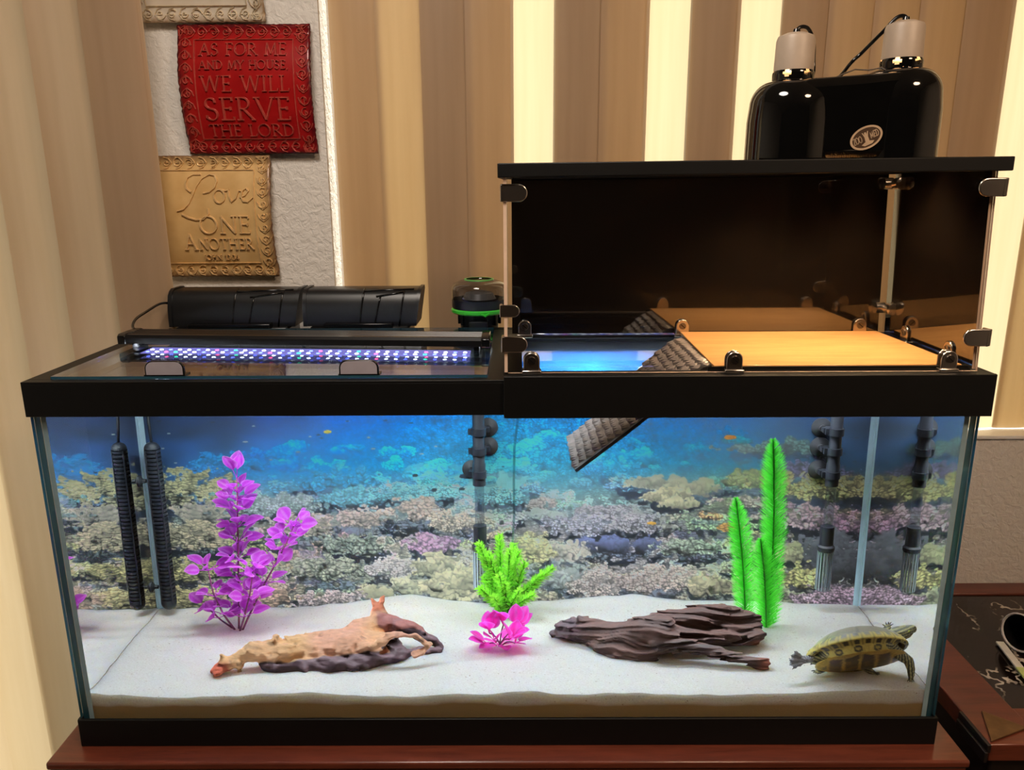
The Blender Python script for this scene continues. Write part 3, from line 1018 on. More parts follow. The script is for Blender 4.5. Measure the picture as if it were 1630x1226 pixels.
# ------------------------------------------------------------------ printed reef backdrop (a painted picture, colours only)
def backdrop():
    nx, nz = 1180, 450
    x0, x1, z0, z1 = -0.6032, 0.6032, 0.056, 0.536
    X, Zz = np.meshgrid(np.linspace(x0, x1, nx), np.linspace(z1, z0, nz))
    # print units: s runs 225..1390 across, t 560..975 from the top edge down
    T = 667 + (0.4105 - Zz) * 885.0
    Sx = 808 + X * (972 - (T - 667) * 0.175)
    ss = [225, 400, 600, 800, 1000, 1200, 1390]
    tt = [560, 667, 740, 790, 840, 900, 972]
    grid = [
        [(20, 66, 140)] * 7,
        [(18, 66, 146), (20, 66, 148), (24, 104, 188), (44, 148, 212), (40, 128, 200), (24, 86, 150), (20, 62, 128)],
        [(24, 76, 140), (40, 128, 192), (50, 158, 216), (84, 184, 216), (60, 150, 190), (58, 118, 142), (36, 84, 128)],
        [(52, 74, 88), (90, 122, 124), (104, 160, 174), (106, 162, 174), (104, 128, 128), (122, 122, 88), (150, 140, 96)],
        [(100, 98, 76), (122, 112, 92), (152, 136, 122), (148, 138, 130), (118, 114, 134), (112, 110, 92), (140, 108, 132)],
        [(112, 106, 72), (122, 116, 86), (126, 130, 120), (152, 146, 122), (140, 130, 130), (142, 136, 120), (84, 84, 92)],
        [(134, 122, 88), (142, 126, 116), (152, 146, 116), (150, 150, 126), (142, 126, 120), (142, 140, 116), (126, 102, 116)],
    ]
    G = np.array(grid, float) / 255.0
    def base(s, t):
        s = np.clip(s, ss[0], ss[-1]); t = np.clip(t, tt[0], tt[-1] - 0.01)
        i = np.clip(np.searchsorted(ss, s, 'right') - 1, 0, len(ss) - 2)
        j = np.clip(np.searchsorted(tt, t, 'right') - 1, 0, len(tt) - 2)
        sa = np.array(ss, float); ta = np.array(tt, float)
        u = ((s - sa[i]) / (sa[i + 1] - sa[i]))[..., None]
        v = ((t - ta[j]) / (ta[j + 1] - ta[j]))[..., None]
        return (G[j, i] * (1 - u) + G[j, i + 1] * u) * (1 - v) + (G[j + 1, i] * (1 - u) + G[j + 1, i + 1] * u) * v
    def worley(sc, asp, seed):
        wob = np.stack([Sx / 9, T / 9, np.zeros_like(T)], -1)
        U = Sx / sc + 0.55 * vnoise(wob, seed + 50) + 0.25 * vnoise(wob * 2.3, seed + 52); V = T / (sc * asp) + 0.55 * vnoise(wob + 31, seed + 51) + 0.25 * vnoise(wob * 2.3 + 9, seed + 53)
        iu, iv = np.floor(U).astype(np.int64), np.floor(V).astype(np.int64)
        f1 = np.full(U.shape, 9.0); dyb = np.zeros(U.shape); dxb = np.zeros(U.shape); rid = np.zeros(U.shape)
        for a in (-1, 0, 1):
            for b in (-1, 0, 1):
                cu, cv = iu + a, iv + b
                px = cu + 0.15 + 0.7 * hash3(cu, cv, cu * 0, seed)
                py = cv + 0.15 + 0.7 * hash3(cu, cv, cu * 0, seed + 7)
                d = np.hypot(U - px, V - py)
                m = d < f1
                f1 = np.where(m, d, f1); dyb = np.where(m, V - py, dyb); dxb = np.where(m, U - px, dxb)
                rid = np.where(m, hash3(cu, cv, cu * 0, seed + 13), rid)
        sh = np.clip(1.36 - 1.30 * f1 - 0.75 * dyb + 0.2 * dxb, 0.12, 1.7) * (0.72 + 0.56 * rid)
        mott = fbm(np.stack([Sx / (sc * 1.7), T / (sc * 1.3), np.zeros_like(T)], -1), 2, seed + 60)
        return np.clip(sh * (0.92 + 0.42 * mott), 0.08, 1.8)
    LAY = {'fine': worley(4.6, 0.8, 1), 'mid': worley(7.0, 0.75, 2), 'lump': worley(15, 0.72, 3), 'flat': worley(8.5, 0.42, 4), 'big': worley(30, 0.62, 6)}
    P2 = np.stack([Sx / 14, T / 10, np.zeros_like(T)], -1)
    EDGE = fbm(P2, 3, 21)
    PF = fbm(np.stack([Sx / 5, T / 4, np.zeros_like(T)], -1), 2, 33)
    img = base(Sx, T)
    # deep water: soft cloudy variation; lower ground: mixed rubble
    img *= (1 + 0.10 * fbm(np.stack([Sx / 60, T / 22, np.zeros_like(T)], -1), 3, 5))[..., None]
    low = np.clip((T - 735) / 60, 0, 1)
    rub = 0.40 + 0.55 * LAY['flat']
    img *= (1 - low + low * rub)[..., None]
    # shimmer of the distant reef in the upper middle and right
    far = np.exp(-((Sx - 860) / 260) ** 2) * np.clip((T - 640) / 30, 0, 1) * np.clip((800 - T) / 60, 0, 1)
    img *= (1 + far * (0.55 * (LAY['fine'] - 0.85) + 0.22 * EDGE))[..., None]
    rng = np.random.default_rng(5)
    trow = T[:, 0]
    def paint(s0, t0, a, b, col, kind, amp=1.0, shadow=0.5, ragged=0.42, top=0.34):
        r0, r1 = np.searchsorted(trow, t0 - 1.7 * b), np.searchsorted(trow, t0 + 2.2 * b)
        if r1 <= r0: return
        m = np.abs(Sx[(r0 + min(r1, nz - 1)) // 2] - s0) < 1.8 * a
        c = np.flatnonzero(m)
        if len(c) == 0: return
        sl = (slice(r0, r1), slice(c[0], c[-1] + 1))
        u, v = (Sx[sl] - s0) / a, (T[sl] - t0) / b
        if shadow:
            ds = u * u * 0.9 + (v - 0.75) ** 2 * 1.2 + ragged * EDGE[sl]
            k = np.clip((1.0 - ds) * 3, 0, 1) * shadow
            img[sl] = img[sl] * (1 - k[..., None]) + np.array((0.13, 0.20, 0.33)) * k[..., None] * (0.7 + 0.3 * (t0 < 780))
        dd = u * u + np.where(v > 0, v * v * 1.6, v * v) + ragged * EDGE[sl] + 0.22 * PF[sl]
        k = np.clip((1.0 - dd) * 6, 0, 1)[..., None]
        sh = (LAY[kind][sl] - 0.85) * amp + 1 - top * v
        cc = np.array(col, float) / 255.0
        img[sl] = img[sl] * (1 - k) + np.clip(cc * sh[..., None], 0.02, 0.98) * k
    # sandy clearing and far slopes
    paint(770, 768, 90, 24, (140, 214, 222), 'big', 0.08, 0.0, 0.2, 0.05)
    paint(690, 748, 60, 14, (96, 190, 218), 'big', 0.1, 0.0, 0.2, 0.05)
    # random growth, far to near
    items = []
    for _ in range(620):
        t0 = 690 + 300 * rng.random() ** 0.85
        s0 = 200 + 1215 * rng.random()
        edge = 742 + 22 * math.sin(s0 / 95.0) - 34 * math.exp(-((s0 - 620) / 150) ** 2) - 70 * math.exp(-((s0 - 960) / 190) ** 2) - 36 * math.exp(-((s0 - 1250) / 130) ** 2)
        if t0 < edge: continue
        items.append((t0, s0))
    for t0, s0 in sorted(items):
        near = (t0 - 690) / 290
        a = (13 + 26 * rng.random()) * (0.75 + 0.6 * near)
        b = a * (0.36 + 0.2 * rng.random())
        c = base(np.array([s0]), np.array([t0]))[0] * 255
        c = c * (1.16 + 0.34 * rng.random()) + rng.normal(0, 9, 3) + np.array((4, 0, -6)) * near
        if t0 < 770:
            bb = base(np.array([s0]), np.array([t0]))[0] * 255
            c = 0.45 * c + 0.55 * bb
        q = rng.random()
        if t0 > 800:
            if q < 0.12: c = c * 0.6 + np.array((190, 150, 190)) * 0.4
            elif q < 0.22: c = c * 0.6 + np.array((205, 190, 120)) * 0.4
            elif q < 0.28: c = c * 0.6 + np.array((120, 170, 165)) * 0.4
        kind = rng.choice(['fine', 'flat', 'fine', 'lump', 'flat', 'mid'])
        paint(s0, t0, a, b, np.clip(c, 0, 245), kind, 1.0 if t0 > 770 else 0.45, 0.85 if t0 > 770 else 0.25, 1.15)
    # the large heads of the picture, one by one
    feats = [
        (225, 775, 150, 34, (196, 176, 112), 'flat', 1.0, .75), (330, 815, 70, 20, (122, 108, 90), 'lump', .7, .6), (300, 850, 80, 26, (120, 108, 84), 'flat', .9, .6),
        (250, 905, 110, 26, (142, 132, 84), 'flat', .9, .5), (270, 950, 120, 22, (156, 142, 94), 'flat', .9, .3),
        (530, 762, 70, 22, (60, 132, 168), 'mid', .8, .4), (560, 790, 60, 18, (92, 160, 176), 'mid', .8, .5), (660, 785, 60, 17, (120, 200, 212), 'fine', .9, .5),
        (440, 800, 70, 18, (130, 142, 136), 'fine', .9, .5), (480, 835, 62, 20, (168, 156, 136), 'mid', .95, .5), (575, 822, 58, 18, (190, 164, 150), 'mid', .95, .5),
        (655, 812, 46, 22, (206, 172, 156), 'mid', .95, .55), (730, 830, 50, 20, (190, 170, 150), 'fine', 1, .5), (682, 866, 46, 18, (168, 122, 164), 'mid', .95, .7),
        (560, 868, 60, 20, (92, 104, 92), 'mid', 1, .7), (520, 905, 70, 24, (112, 116, 100), 'mid', 1, .5), (625, 905, 44, 20, (200, 190, 190), 'fine', .9, .5),
        (700, 905, 48, 24, (166, 160, 128), 'lump', .7, .5), (660, 935, 46, 20, (160, 158, 130), 'lump', .6, .4), (740, 935, 70, 30, (166, 158, 126), 'lump', .7, .4),
        (595, 945, 28, 15, (184, 180, 142), 'big', .25, .5), (520, 955, 60, 16, (164, 146, 150), 'fine', 1, .3), (400, 950, 60, 22, (168, 136, 112), 'flat', .9, .4),
        (800, 790, 46, 15, (116, 184, 200), 'fine', 1, .6), (862, 803, 26, 12, (206, 176, 168), 'fine', 1, .5), (880, 818, 44, 11, (186, 196, 192), 'big', .3, .7),
        (960, 812, 44, 12, (180, 166, 176), 'fine', 1, .6), (930, 838, 66, 20, (160, 158, 176), 'fine', 1.1, .8), (1010, 834, 48, 18, (188, 178, 184), 'fine', 1.1, .8),
        (985, 870, 90, 16, (44, 54, 96), 'big', .3, .5), (1070, 795, 40, 26, (44, 62, 96), 'big', .3, 0), (895, 880, 52, 20, (176, 168, 158), 'lump', .7, .6),
        (900, 920, 62, 24, (128, 138, 140), 'lump', .6, .5), (960, 935, 54, 30, (176, 158, 152), 'fine', 1.1, .4), (1050, 925, 74, 26, (200, 172, 164), 'fine', 1.0, .5),
        (1140, 935, 50, 24, (176, 156, 124), 'lump', .7, .4), (1045, 768, 44, 14, (222, 202, 168), 'lump', .5, .5), (1110, 776, 46, 15, (216, 198, 164), 'big', .4, .6),
        (1068, 790, 40, 14, (206, 188, 150), 'lump', .6, .8), (1082, 800, 30, 10, (216, 198, 158), 'big', .4, .7), (1120, 832, 50, 18, (132, 150, 120), 'mid', 1, .5),
        (1100, 872, 56, 16, (138, 150, 130), 'mid', 1, .5), (1130, 820, 22, 10, (190, 130, 90), 'mid', 1, .3), (1165, 838, 18, 7, (214, 130, 62), 'mid', .8, .3),
        (1200, 715, 60, 10, (150, 150, 132), 'flat', .9, .4), (1260, 712, 60, 14, (120, 132, 110), 'mid', .9, .4), (1180, 702, 30, 6, (60, 160, 176), 'mid', .6, 0),
        (1290, 750, 90, 22, (120, 96, 124), 'mid', .9, .3), (1210, 765, 60, 20, (172, 164, 112), 'mid', .95, .5), (1320, 775, 110, 24, (204, 182, 124), 'mid', .95, .75),
        (1200, 800, 60, 12, (176, 144, 158), 'mid', .95, .5), (1300, 822, 84, 22, (184, 142, 168), 'mid', .95, .8), (1370, 835, 46, 16, (176, 130, 160), 'mid', .95, .7),
        (1330, 890, 70, 46, (60, 64, 72), 'big', .15, 0), (1255, 880, 26, 22, (196, 186, 140), 'lump', .6, .5), (1270, 920, 46, 24, (184, 168, 100), 'mid', .95, .4),
        (1360, 900, 40, 40, (72, 74, 80), 'big', .15, 0), (1240, 955, 60, 20, (150, 150, 120), 'lump', .7, .3), (1340, 955, 70, 22, (152, 120, 140), 'fine', .95, .2),
        (830, 955, 60, 18, (160, 150, 130), 'mid', .9, .3), (840, 880, 40, 26, (190, 176, 130), 'mid', .8, .3),
    ]
    for f in feats:
        bc = base(np.array([float(f[0])]), np.array([float(f[1])]))[0] * 255
        f = f[:4] + (tuple(0.72 * f[4][q] + 0.28 * bc[q] for q in range(3)),) + f[5:]
        paint(f[0], f[1], f[2], f[3], f[4], f[5], f[6], min(0.9, f[7] + 0.15), 0.85)
    # tiny fish
    for _ in range(46):
        s0, t0 = 230 + 600 * rng.random() ** 1.3, 655 + 90 * rng.random()
        if rng.random() < 0.35: s0 = 1150 + 240 * rng.random()
        paint(s0, t0, 2.4 + 2.2 * rng.random(), 1.2, (190, 210, 215) if rng.random() < .6 else (30, 40, 60), 'big', .1, 0, 0.1, 0.3)
    for s0, t0, a, b, c in ((520, 686, 7, 3, (214, 196, 96)), (1166, 697, 10, 4, (214, 140, 60)), (742, 757, 13, 5, (36, 52, 84)), (660, 755, 5, 3, (24, 36, 56)), (690, 778, 5, 3, (24, 36, 56)), (735, 777, 5, 3, (24, 36, 56)), (1040, 832, 8, 3, (220, 160, 60))):
        paint(s0, t0, a, b, c, 'big', .1, 0, 0.1, 0.2)
    img = img * (1 - 0.85 * np.clip((588 - T) / 12, 0, 1))[..., None]
    lum = img.mean(-1, keepdims=True)
    reef_k = np.clip((T - 735) / 60, 0, 1)[..., None]
    img = lum + (img - lum) * (0.95 - 0.12 * reef_k)
    img = img * (1 - 0.05 * reef_k) 
    lum = np.maximum(img.mean(-1, keepdims=True), 0.01)
    big = fbm(np.stack([Sx / 34, T / 15, np.zeros_like(T)], -1), 2, 77)[..., None]
    l2 = np.clip((lum - 0.42) * 1.42 + 0.345, 0.04, 0.78) * (1 + 0.20 * reef_k * big)
    img = np.clip(img * l2 / lum, 0.012, 0.97)
    side = np.clip(np.abs(Sx - 790) / 300 - 0.45, 0, 1)[..., None]
    img = img * (1 - (0.24 + 0.42 * side) * (1 - reef_k))  # upper print darkened, most at the sides, to offset the LED brightness
    lm = img.mean(-1, keepdims=True)
    img = np.clip(lm + (img - lm) * (1 + 0.22 * (1 - reef_k)), 0.01, 0.97)
    L = np.where(img <= 0.04045, img / 12.92, ((img + 0.055) / 1.055) ** 2.4)
    V = np.stack([X, np.zeros_like(X), Zz], -1).reshape(-1, 3)
    a = (np.arange(nz - 1)[:, None] * nx + np.arange(nx - 1)[None]).ravel()
    Q = np.stack([a, a + nx, a + nx + 1, a + 1], 1)
    t = NT('printed_reef_picture')
    at = t.n('ShaderNodeAttribute', attribute_name='Col').outputs['Color']
    v = t.coord()
    col = t.mix(1.0, at, t.ramp(t.noise(v, 500, 2), [(0.3, (0.94,) * 3), (0.7, (1.04,) * 3)]), 'MULTIPLY')
    mt = t.surf(t.principled(col, 0.6, 0, 0.15))
    me = np_mesh('backdrop_print', V - np.array((0, 0, z0)), Q, mt, L.reshape(-1, 3), smooth=False)
    o = link_mesh('backdrop_print', me, loc=(0, 0.3706, z0))
    tag(o, 'wide printed coral reef picture along the back of the tank', 'backdrop')
backdrop()
# ------------------------------------------------------------------ driftwood
def sd_ell(P, c, r):
    q = (P - np.array(c)) / np.array(r)
    n = np.linalg.norm(q, axis=-1)
    return (n - 1) * min(r)

def vert_normals(V, Q):
    n = np.cross(V[Q[:, 2]] - V[Q[:, 0]], V[Q[:, 3]] - V[Q[:, 1]])
    N = np.zeros_like(V)
    for k in range(4):
        np.add.at(N, Q[:, k], n)
    return N / np.maximum(np.linalg.norm(N, axis=1, keepdims=True), 1e-12)

def organic(name, fn, lo, hi, h, colfn, mat, loc, label, cat):
    V, Q = surface_net(fn, lo, hi, h)
    C = colfn(V, vert_normals(V, Q))
    me = np_mesh(name, V - np.array(loc), Q, mat, C)
    return tag(link_mesh(name, me, loc=loc), label, cat)

M_WOODT = attr_mat('pale_root_wood', 0.7, 0.12, 0.6, 160, 0.0016, (0.5, 1, 1.6), var=0.16)
M_WOODD = attr_mat('dark_sunken_wood', 0.7, 0.1, 0.7, 200, 0.0016, (0.18, 1, 1), var=0.25)

def driftwood_pale():
    T1 = [(-0.3881, 0.1, 0.1041, 0.0140), (-0.3481, 0.11, 0.1010, 0.0205), (-0.2949, 0.13, 0.0985, 0.0275), (-0.2387, 0.14, 0.1000, 0.0290), (-0.1823, 0.15, 0.0930, 0.0235)]
    T2 = [(-0.4359, 0.085, 0.0815, 0.0085), (-0.4280, 0.087, 0.0860, 0.0112), (-0.4105, 0.09, 0.0945, 0.0108), (-0.3835, 0.1, 0.1049, 0.0125)]
    T3 = [(-0.2412, 0.16, 0.1061, 0.0195), (-0.2080, 0.18, 0.1213, 0.0150), (-0.2002, 0.19, 0.1399, 0.0088)]
    h1 = [(-0.2003, 0.19, 0.1386, 0.0070), (-0.2094, 0.19, 0.157, 0.0038)]
    h2 = [(-0.2003, 0.19, 0.1408, 0.0060), (-0.1934, 0.19, 0.1640, 0.0030)]
    T4 = [(-0.1989, 0.18, 0.1232, 0.0135), (-0.1551, 0.18, 0.1118, 0.0100), (-0.1159, 0.175, 0.0909, 0.0095), (-0.1021, 0.17, 0.0787, 0.0062)]
    T5 = [(-0.2212, 0.12, 0.1043, 0.0085), (-0.1953, 0.112, 0.1180, 0.0062), (-0.174, 0.115, 0.1270, 0.0055), (-0.143, 0.118, 0.1240, 0.0050), (-0.1185, 0.12, 0.1100, 0.0056), (-0.1280, 0.115, 0.1000, 0.0054), (-0.1431, 0.112, 0.0975, 0.0046)]
    T6 = [(-0.3617, 0.095, 0.0865, 0.0110), (-0.322, 0.098, 0.0800, 0.0150), (-0.2758, 0.104, 0.0805, 0.0170), (-0.2096, 0.112, 0.0830, 0.0160), (-0.1537, 0.15, 0.0818, 0.0090), (-0.1054, 0.165, 0.0800, 0.0058)]
    K = [(-0.3600, 0.095, 0.0830, 0.008), (-0.3440, 0.09, 0.0780, 0.010), (-0.3250, 0.10, 0.0800, 0.011)]
    nub = [(-0.3498, 0.11, 0.1172, 0.0062), (-0.3475, 0.108, 0.1277, 0.0040)]
    n2 = [(-0.4200, 0.088, 0.096, 0.006), (-0.4215, 0.088, 0.1075, 0.0038)]
    n3 = [(-0.4000, 0.09, 0.088, 0.006), (-0.4010, 0.088, 0.0790, 0.0045)]
    def fn(P):
        w = P + 0.0042 * np.stack([vnoise(P * 42, 1), vnoise(P * 42, 2), vnoise(P * 42, 3)], -1) + 0.0022 * np.stack([vnoise(P * 110, 5), vnoise(P * 110, 6), vnoise(P * 110, 7)], -1)
        d = smin(sd_chain(w, T1), sd_chain(w, T2), 0.010)
        d = smin(d, sd_chain(w, T3), 0.010)
        d = smin(d, sd_chain(w, T4), 0.006)
        for c in (h1, h2, nub, n2, n3):
            d = smin(d, sd_chain(w, c), 0.004)
        hol = np.minimum(sd_ell(w, (-0.150, 0.128, 0.104), (0.034, 0.040, 0.0125)), sd_ell(w, (-0.185, 0.120, 0.092), (0.016, 0.022, 0.009)))
        d = np.maximum(d, -hol)
        d = smin(d, sd_chain(w, T6), 0.005)
        d = smin(d, sd_chain(w, K), 0.005)
        d = smin(d, sd_chain(w, T5), 0.004)
        lowk = np.clip((0.100 - P[..., 2]) / 0.02, 0, 1)
        d = d + 0.0019 * fbm(P * np.array((60, 110, 110)), 3, 9) + 0.0018 * np.abs(vnoise(P * np.array((26, 150, 150)), 12)) + lowk * 0.0040 * vnoise(P * 95, 19)
        pits = np.maximum(0, vnoise(P * 85, 17) - 0.55)
        return d + 0.006 * pits
    def col(V, N):
        n = fbm(V * 60, 3, 14)
        tan = np.array(lin(220, 172, 126)); pink = np.array(lin(212, 156, 134)); red = np.array(lin(132, 60, 44)); dark = np.array(lin(34, 17, 20)); brown = np.array(lin(66, 34, 30))
        k = np.clip(0.5 + 0.5 * vnoise(V * 25, 3) + (V[:, 0:1].ravel() + 0.25) * 2, 0, 1)[:, None]
        c = tan * (1 - k) + pink * k
        # each root has its own tone; the lower roots and the hollow are dark
        wv = V + 0.0040 * np.stack([vnoise(V * 70, 31), vnoise(V * 70, 32), vnoise(V * 70, 33)], -1)
        dT = np.minimum(np.minimum(sd_chain(wv, T1), sd_chain(wv, T2)), np.minimum(sd_chain(wv, T3), sd_chain(wv, T5)))
        dL = np.minimum(sd_chain(wv, T6), sd_chain(wv, K))
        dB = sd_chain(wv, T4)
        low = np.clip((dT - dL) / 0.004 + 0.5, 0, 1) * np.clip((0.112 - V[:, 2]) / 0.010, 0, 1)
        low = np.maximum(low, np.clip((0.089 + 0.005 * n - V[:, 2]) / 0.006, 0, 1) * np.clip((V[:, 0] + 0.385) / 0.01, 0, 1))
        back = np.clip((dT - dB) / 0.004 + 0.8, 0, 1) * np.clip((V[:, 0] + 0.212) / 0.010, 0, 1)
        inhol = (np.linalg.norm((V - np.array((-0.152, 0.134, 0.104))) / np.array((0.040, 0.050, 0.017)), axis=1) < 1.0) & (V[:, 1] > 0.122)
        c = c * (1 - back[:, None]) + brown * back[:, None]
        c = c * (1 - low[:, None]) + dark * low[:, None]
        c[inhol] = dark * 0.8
        tip = np.clip((-0.405 - V[:, 0] + 0.006 * n) / 0.014, 0, 1)[:, None] * np.clip((0.104 - V[:, 2]) / 0.008, 0, 1)[:, None]
        c = c * (1 - tip) + red * tip
        horn = np.clip((V[:, 2] - 0.138 + 0.004 * n) / 0.008, 0, 1)[:, None] * (V[:, 1] > 0.15)[:, None]
        c = c * (1 - horn) + np.array(lin(132, 74, 54)) * horn
        spot = np.clip((np.abs(vnoise(V * 85, 17)) - 0.6) * 6, 0, 1)[:, None]
        c = c * (1 - 0.6 * spot) + dark * 0.6 * spot
        return c
    organic('driftwood', fn, (-0.462, 0.050, 0.058), (-0.082, 0.228, 0.178), 0.0018, col, M_WOODT, (-0.27, 0.13, 0.075),
            'pale tan driftwood root with dark underside and two short horns', 'driftwood')
driftwood_pale()

def driftwood_dark():
    A = [(0.0782, 0.22, 0.0850, 0.0080), (0.0950, 0.215, 0.0900, 0.0180), (0.1229, 0.20, 0.0946, 0.0225), (0.1515, 0.19, 0.0934, 0.0235), (0.1988, 0.17, 0.0978, 0.0295), (0.2363, 0.16, 0.1080, 0.0305)]
    B = [(0.2402, 0.19, 0.1076, 0.0260), (0.2907, 0.2, 0.1144, 0.0245), (0.3419, 0.21, 0.1169, 0.0215), (0.3800, 0.212, 0.1120, 0.0180), (0.3905, 0.212, 0.1100, 0.0150)]
    C = [(0.2339, 0.14, 0.1045, 0.0170), (0.2806, 0.13, 0.1004, 0.0110), (0.3269, 0.12, 0.0943, 0.0085), (0.3633, 0.11, 0.0890, 0.0078), (0.3875, 0.105, 0.0820, 0.0085)]
    E_ = [(0.2500, 0.185, 0.0900, 0.0140), (0.3063, 0.172, 0.0975, 0.0135), (0.3572, 0.178, 0.0985, 0.0165), (0.3890, 0.185, 0.0950, 0.0160)]
    F_ = [(0.270, 0.16, 0.108, 0.010), (0.310, 0.155, 0.1045, 0.0065), (0.352, 0.16, 0.1050, 0.0045)]
    G_ = [(0.150, 0.165, 0.082, 0.016), (0.20, 0.14, 0.0810, 0.012), (0.225, 0.135, 0.082, 0.007)]
    K = [(0.1180, 0.205, 0.112, 0.008), (0.1120, 0.20, 0.1195, 0.004)]
    def fn(P):
        w = P + 0.0025 * np.stack([vnoise(P * 35, 41), vnoise(P * 35, 42), vnoise(P * 35, 43)], -1)
        q = w * np.array((1, 1, 1.0))
        d = sd_chain(q, A)
        for c, k in ((B, .012), (C, .010), (E_, .008), (F_, .006), (G_, .010), (K, .004)):
            d = smin(d, sd_chain(q, c), k)
        hol = np.minimum(sd_ell(w, (0.300, 0.140, 0.1105), (0.034, 0.022, 0.0040)), sd_ell(w, (0.345, 0.138, 0.0945), (0.050, 0.030, 0.0036)))
        d = np.maximum(d, -hol)
        # long grain ridges that follow the trunk
        bend = P[..., 2] + 0.25 * P[..., 1] + 0.012 * vnoise(P * np.array((14, 30, 30)), 52) + np.clip(P[..., 0] - 0.2, 0, 1) * 0.22 * np.sign(P[..., 2] - 0.1) * 0.3
        g = np.sin(bend * 1050 + 2.2 * vnoise(P * np.array((18, 60, 60)), 53))
        g2 = np.sin(bend * 430 + 3 * vnoise(P * np.array((12, 40, 40)), 57))
        d = d + 0.0012 * g + 0.0018 * g2 + 0.0022 * fbm(P * np.array((22, 70, 90)), 3, 55)
        end = np.clip((0.135 - P[..., 0]) / 0.03, 0, 1)
        return d + end * 0.0034 * fbm(P * 85, 2, 56)
    def col(V, N):
        n = fbm(V * np.array((18, 90, 90)), 3, 61)
        dk = np.array(lin(25, 15, 13)); md = np.array(lin(54, 33, 27)); rd = np.array(lin(86, 44, 32))
        k = np.clip(0.45 + 0.4 * n, 0, 1)[:, None]
        c = dk * (1 - k) + md * k
        r = np.clip((V[:, 0] - 0.375) / 0.012, 0, 1)[:, None] * np.clip((0.098 - V[:, 2]) / 0.008, 0, 1)[:, None]
        c = c * (1 - r) + rd * r
        pu = np.clip((0.135 - V[:, 0]) / 0.03, 0, 1)[:, None]
        return c * (1 - 0.5 * pu) + np.array(lin(40, 32, 38)) * 0.5 * pu
    organic('driftwood', fn, (0.055, 0.085, 0.058), (0.412, 0.255, 0.150), 0.0020, col, M_WOODD, (0.235, 0.17, 0.075),
            'dark brown heavily grained driftwood log with a split right end', 'driftwood')
driftwood_dark()

# ------------------------------------------------------------------ plants
def leaf_mesh(name, L, Wd, pet, mat, c0, c1, cup=0.25, bend=0.35, seed=0):
    """one leaf along +x: thin petiole, then an oval blade with a paler rim"""
    r = random.Random(seed)
    nu, nv = 9, 6
    V, C, Q = [], [], []
    for i in range(nu + 1):
        u = i / nu
        w = Wd * (math.sin(PI * min(1, u ** 0.85)) ** 0.7) if 0 < u < 1 else Wd * 0.05
        for j in range(nv + 1):
            s = 2 * j / nv - 1
            z = -bend * L * (u ** 2) * 0.5 + cup * abs(s) ** 1.6 * w
            V.append((pet + u * L, s * w, z + 0.0006 * math.sin(9 * u + 5 * s)))
            k = min(1, max(abs(s) ** 5, (u ** 8)))
            if j == nv // 2: k = max(k, 0.45)
            C.append([c0[q] * (1 - k) + c1[q] * k for q in range(3)])
    for i in range(nu):
        for j in range(nv):
            a = i * (nv + 1) + j
            Q.append((a, a + nv + 1, a + nv + 2, a + 1))
    n0 = len(V)
    for k in range(4):
        x = pet * k / 3 * 1.06
        for dy, dz in ((0.0007, 0), (0, 0.0007), (-0.0007, 0), (0, -0.0007)):
            V.append((x, dy, dz)); C.append(c0)
    for k in range(3):
        for j in range(4):
            a, b = n0 + k * 4 + j, n0 + k * 4 + (j + 1) % 4
            Q.append((a, b, b + 4, a + 4))
    return np_mesh(name, np.array(V), np.array(Q), mat, np.array(C))

def aim(p, d, roll=0.0):
    """matrix placing a part at p with its x axis along d"""
    x = Vector(d).normalized()
    ref = Vector((0, 0, 1)) if abs(x.z) < 0.95 else Vector((0, -1, 0))
    y = ref.cross(x).normalized()
    z = x.cross(y)
    R = Matrix((x, y, z)).transposed().to_4x4()
    R = R @ Matrix.Rotation(roll, 4, 'X')
    R.translation = Vector(p)
    return R

M_PURPLE = attr_mat('purple_plastic_leaf', 0.35, 0.4, 0.1, 300, 0.0004, transl=0.35, var=0.06)
M_STEMP = pm('dark_purple_stem', lin(96, 28, 72), 0.45)
M_PINK = attr_mat('pink_plastic_leaf', 0.35, 0.4, 0.1, 300, 0.0004, transl=0.35, var=0.06)

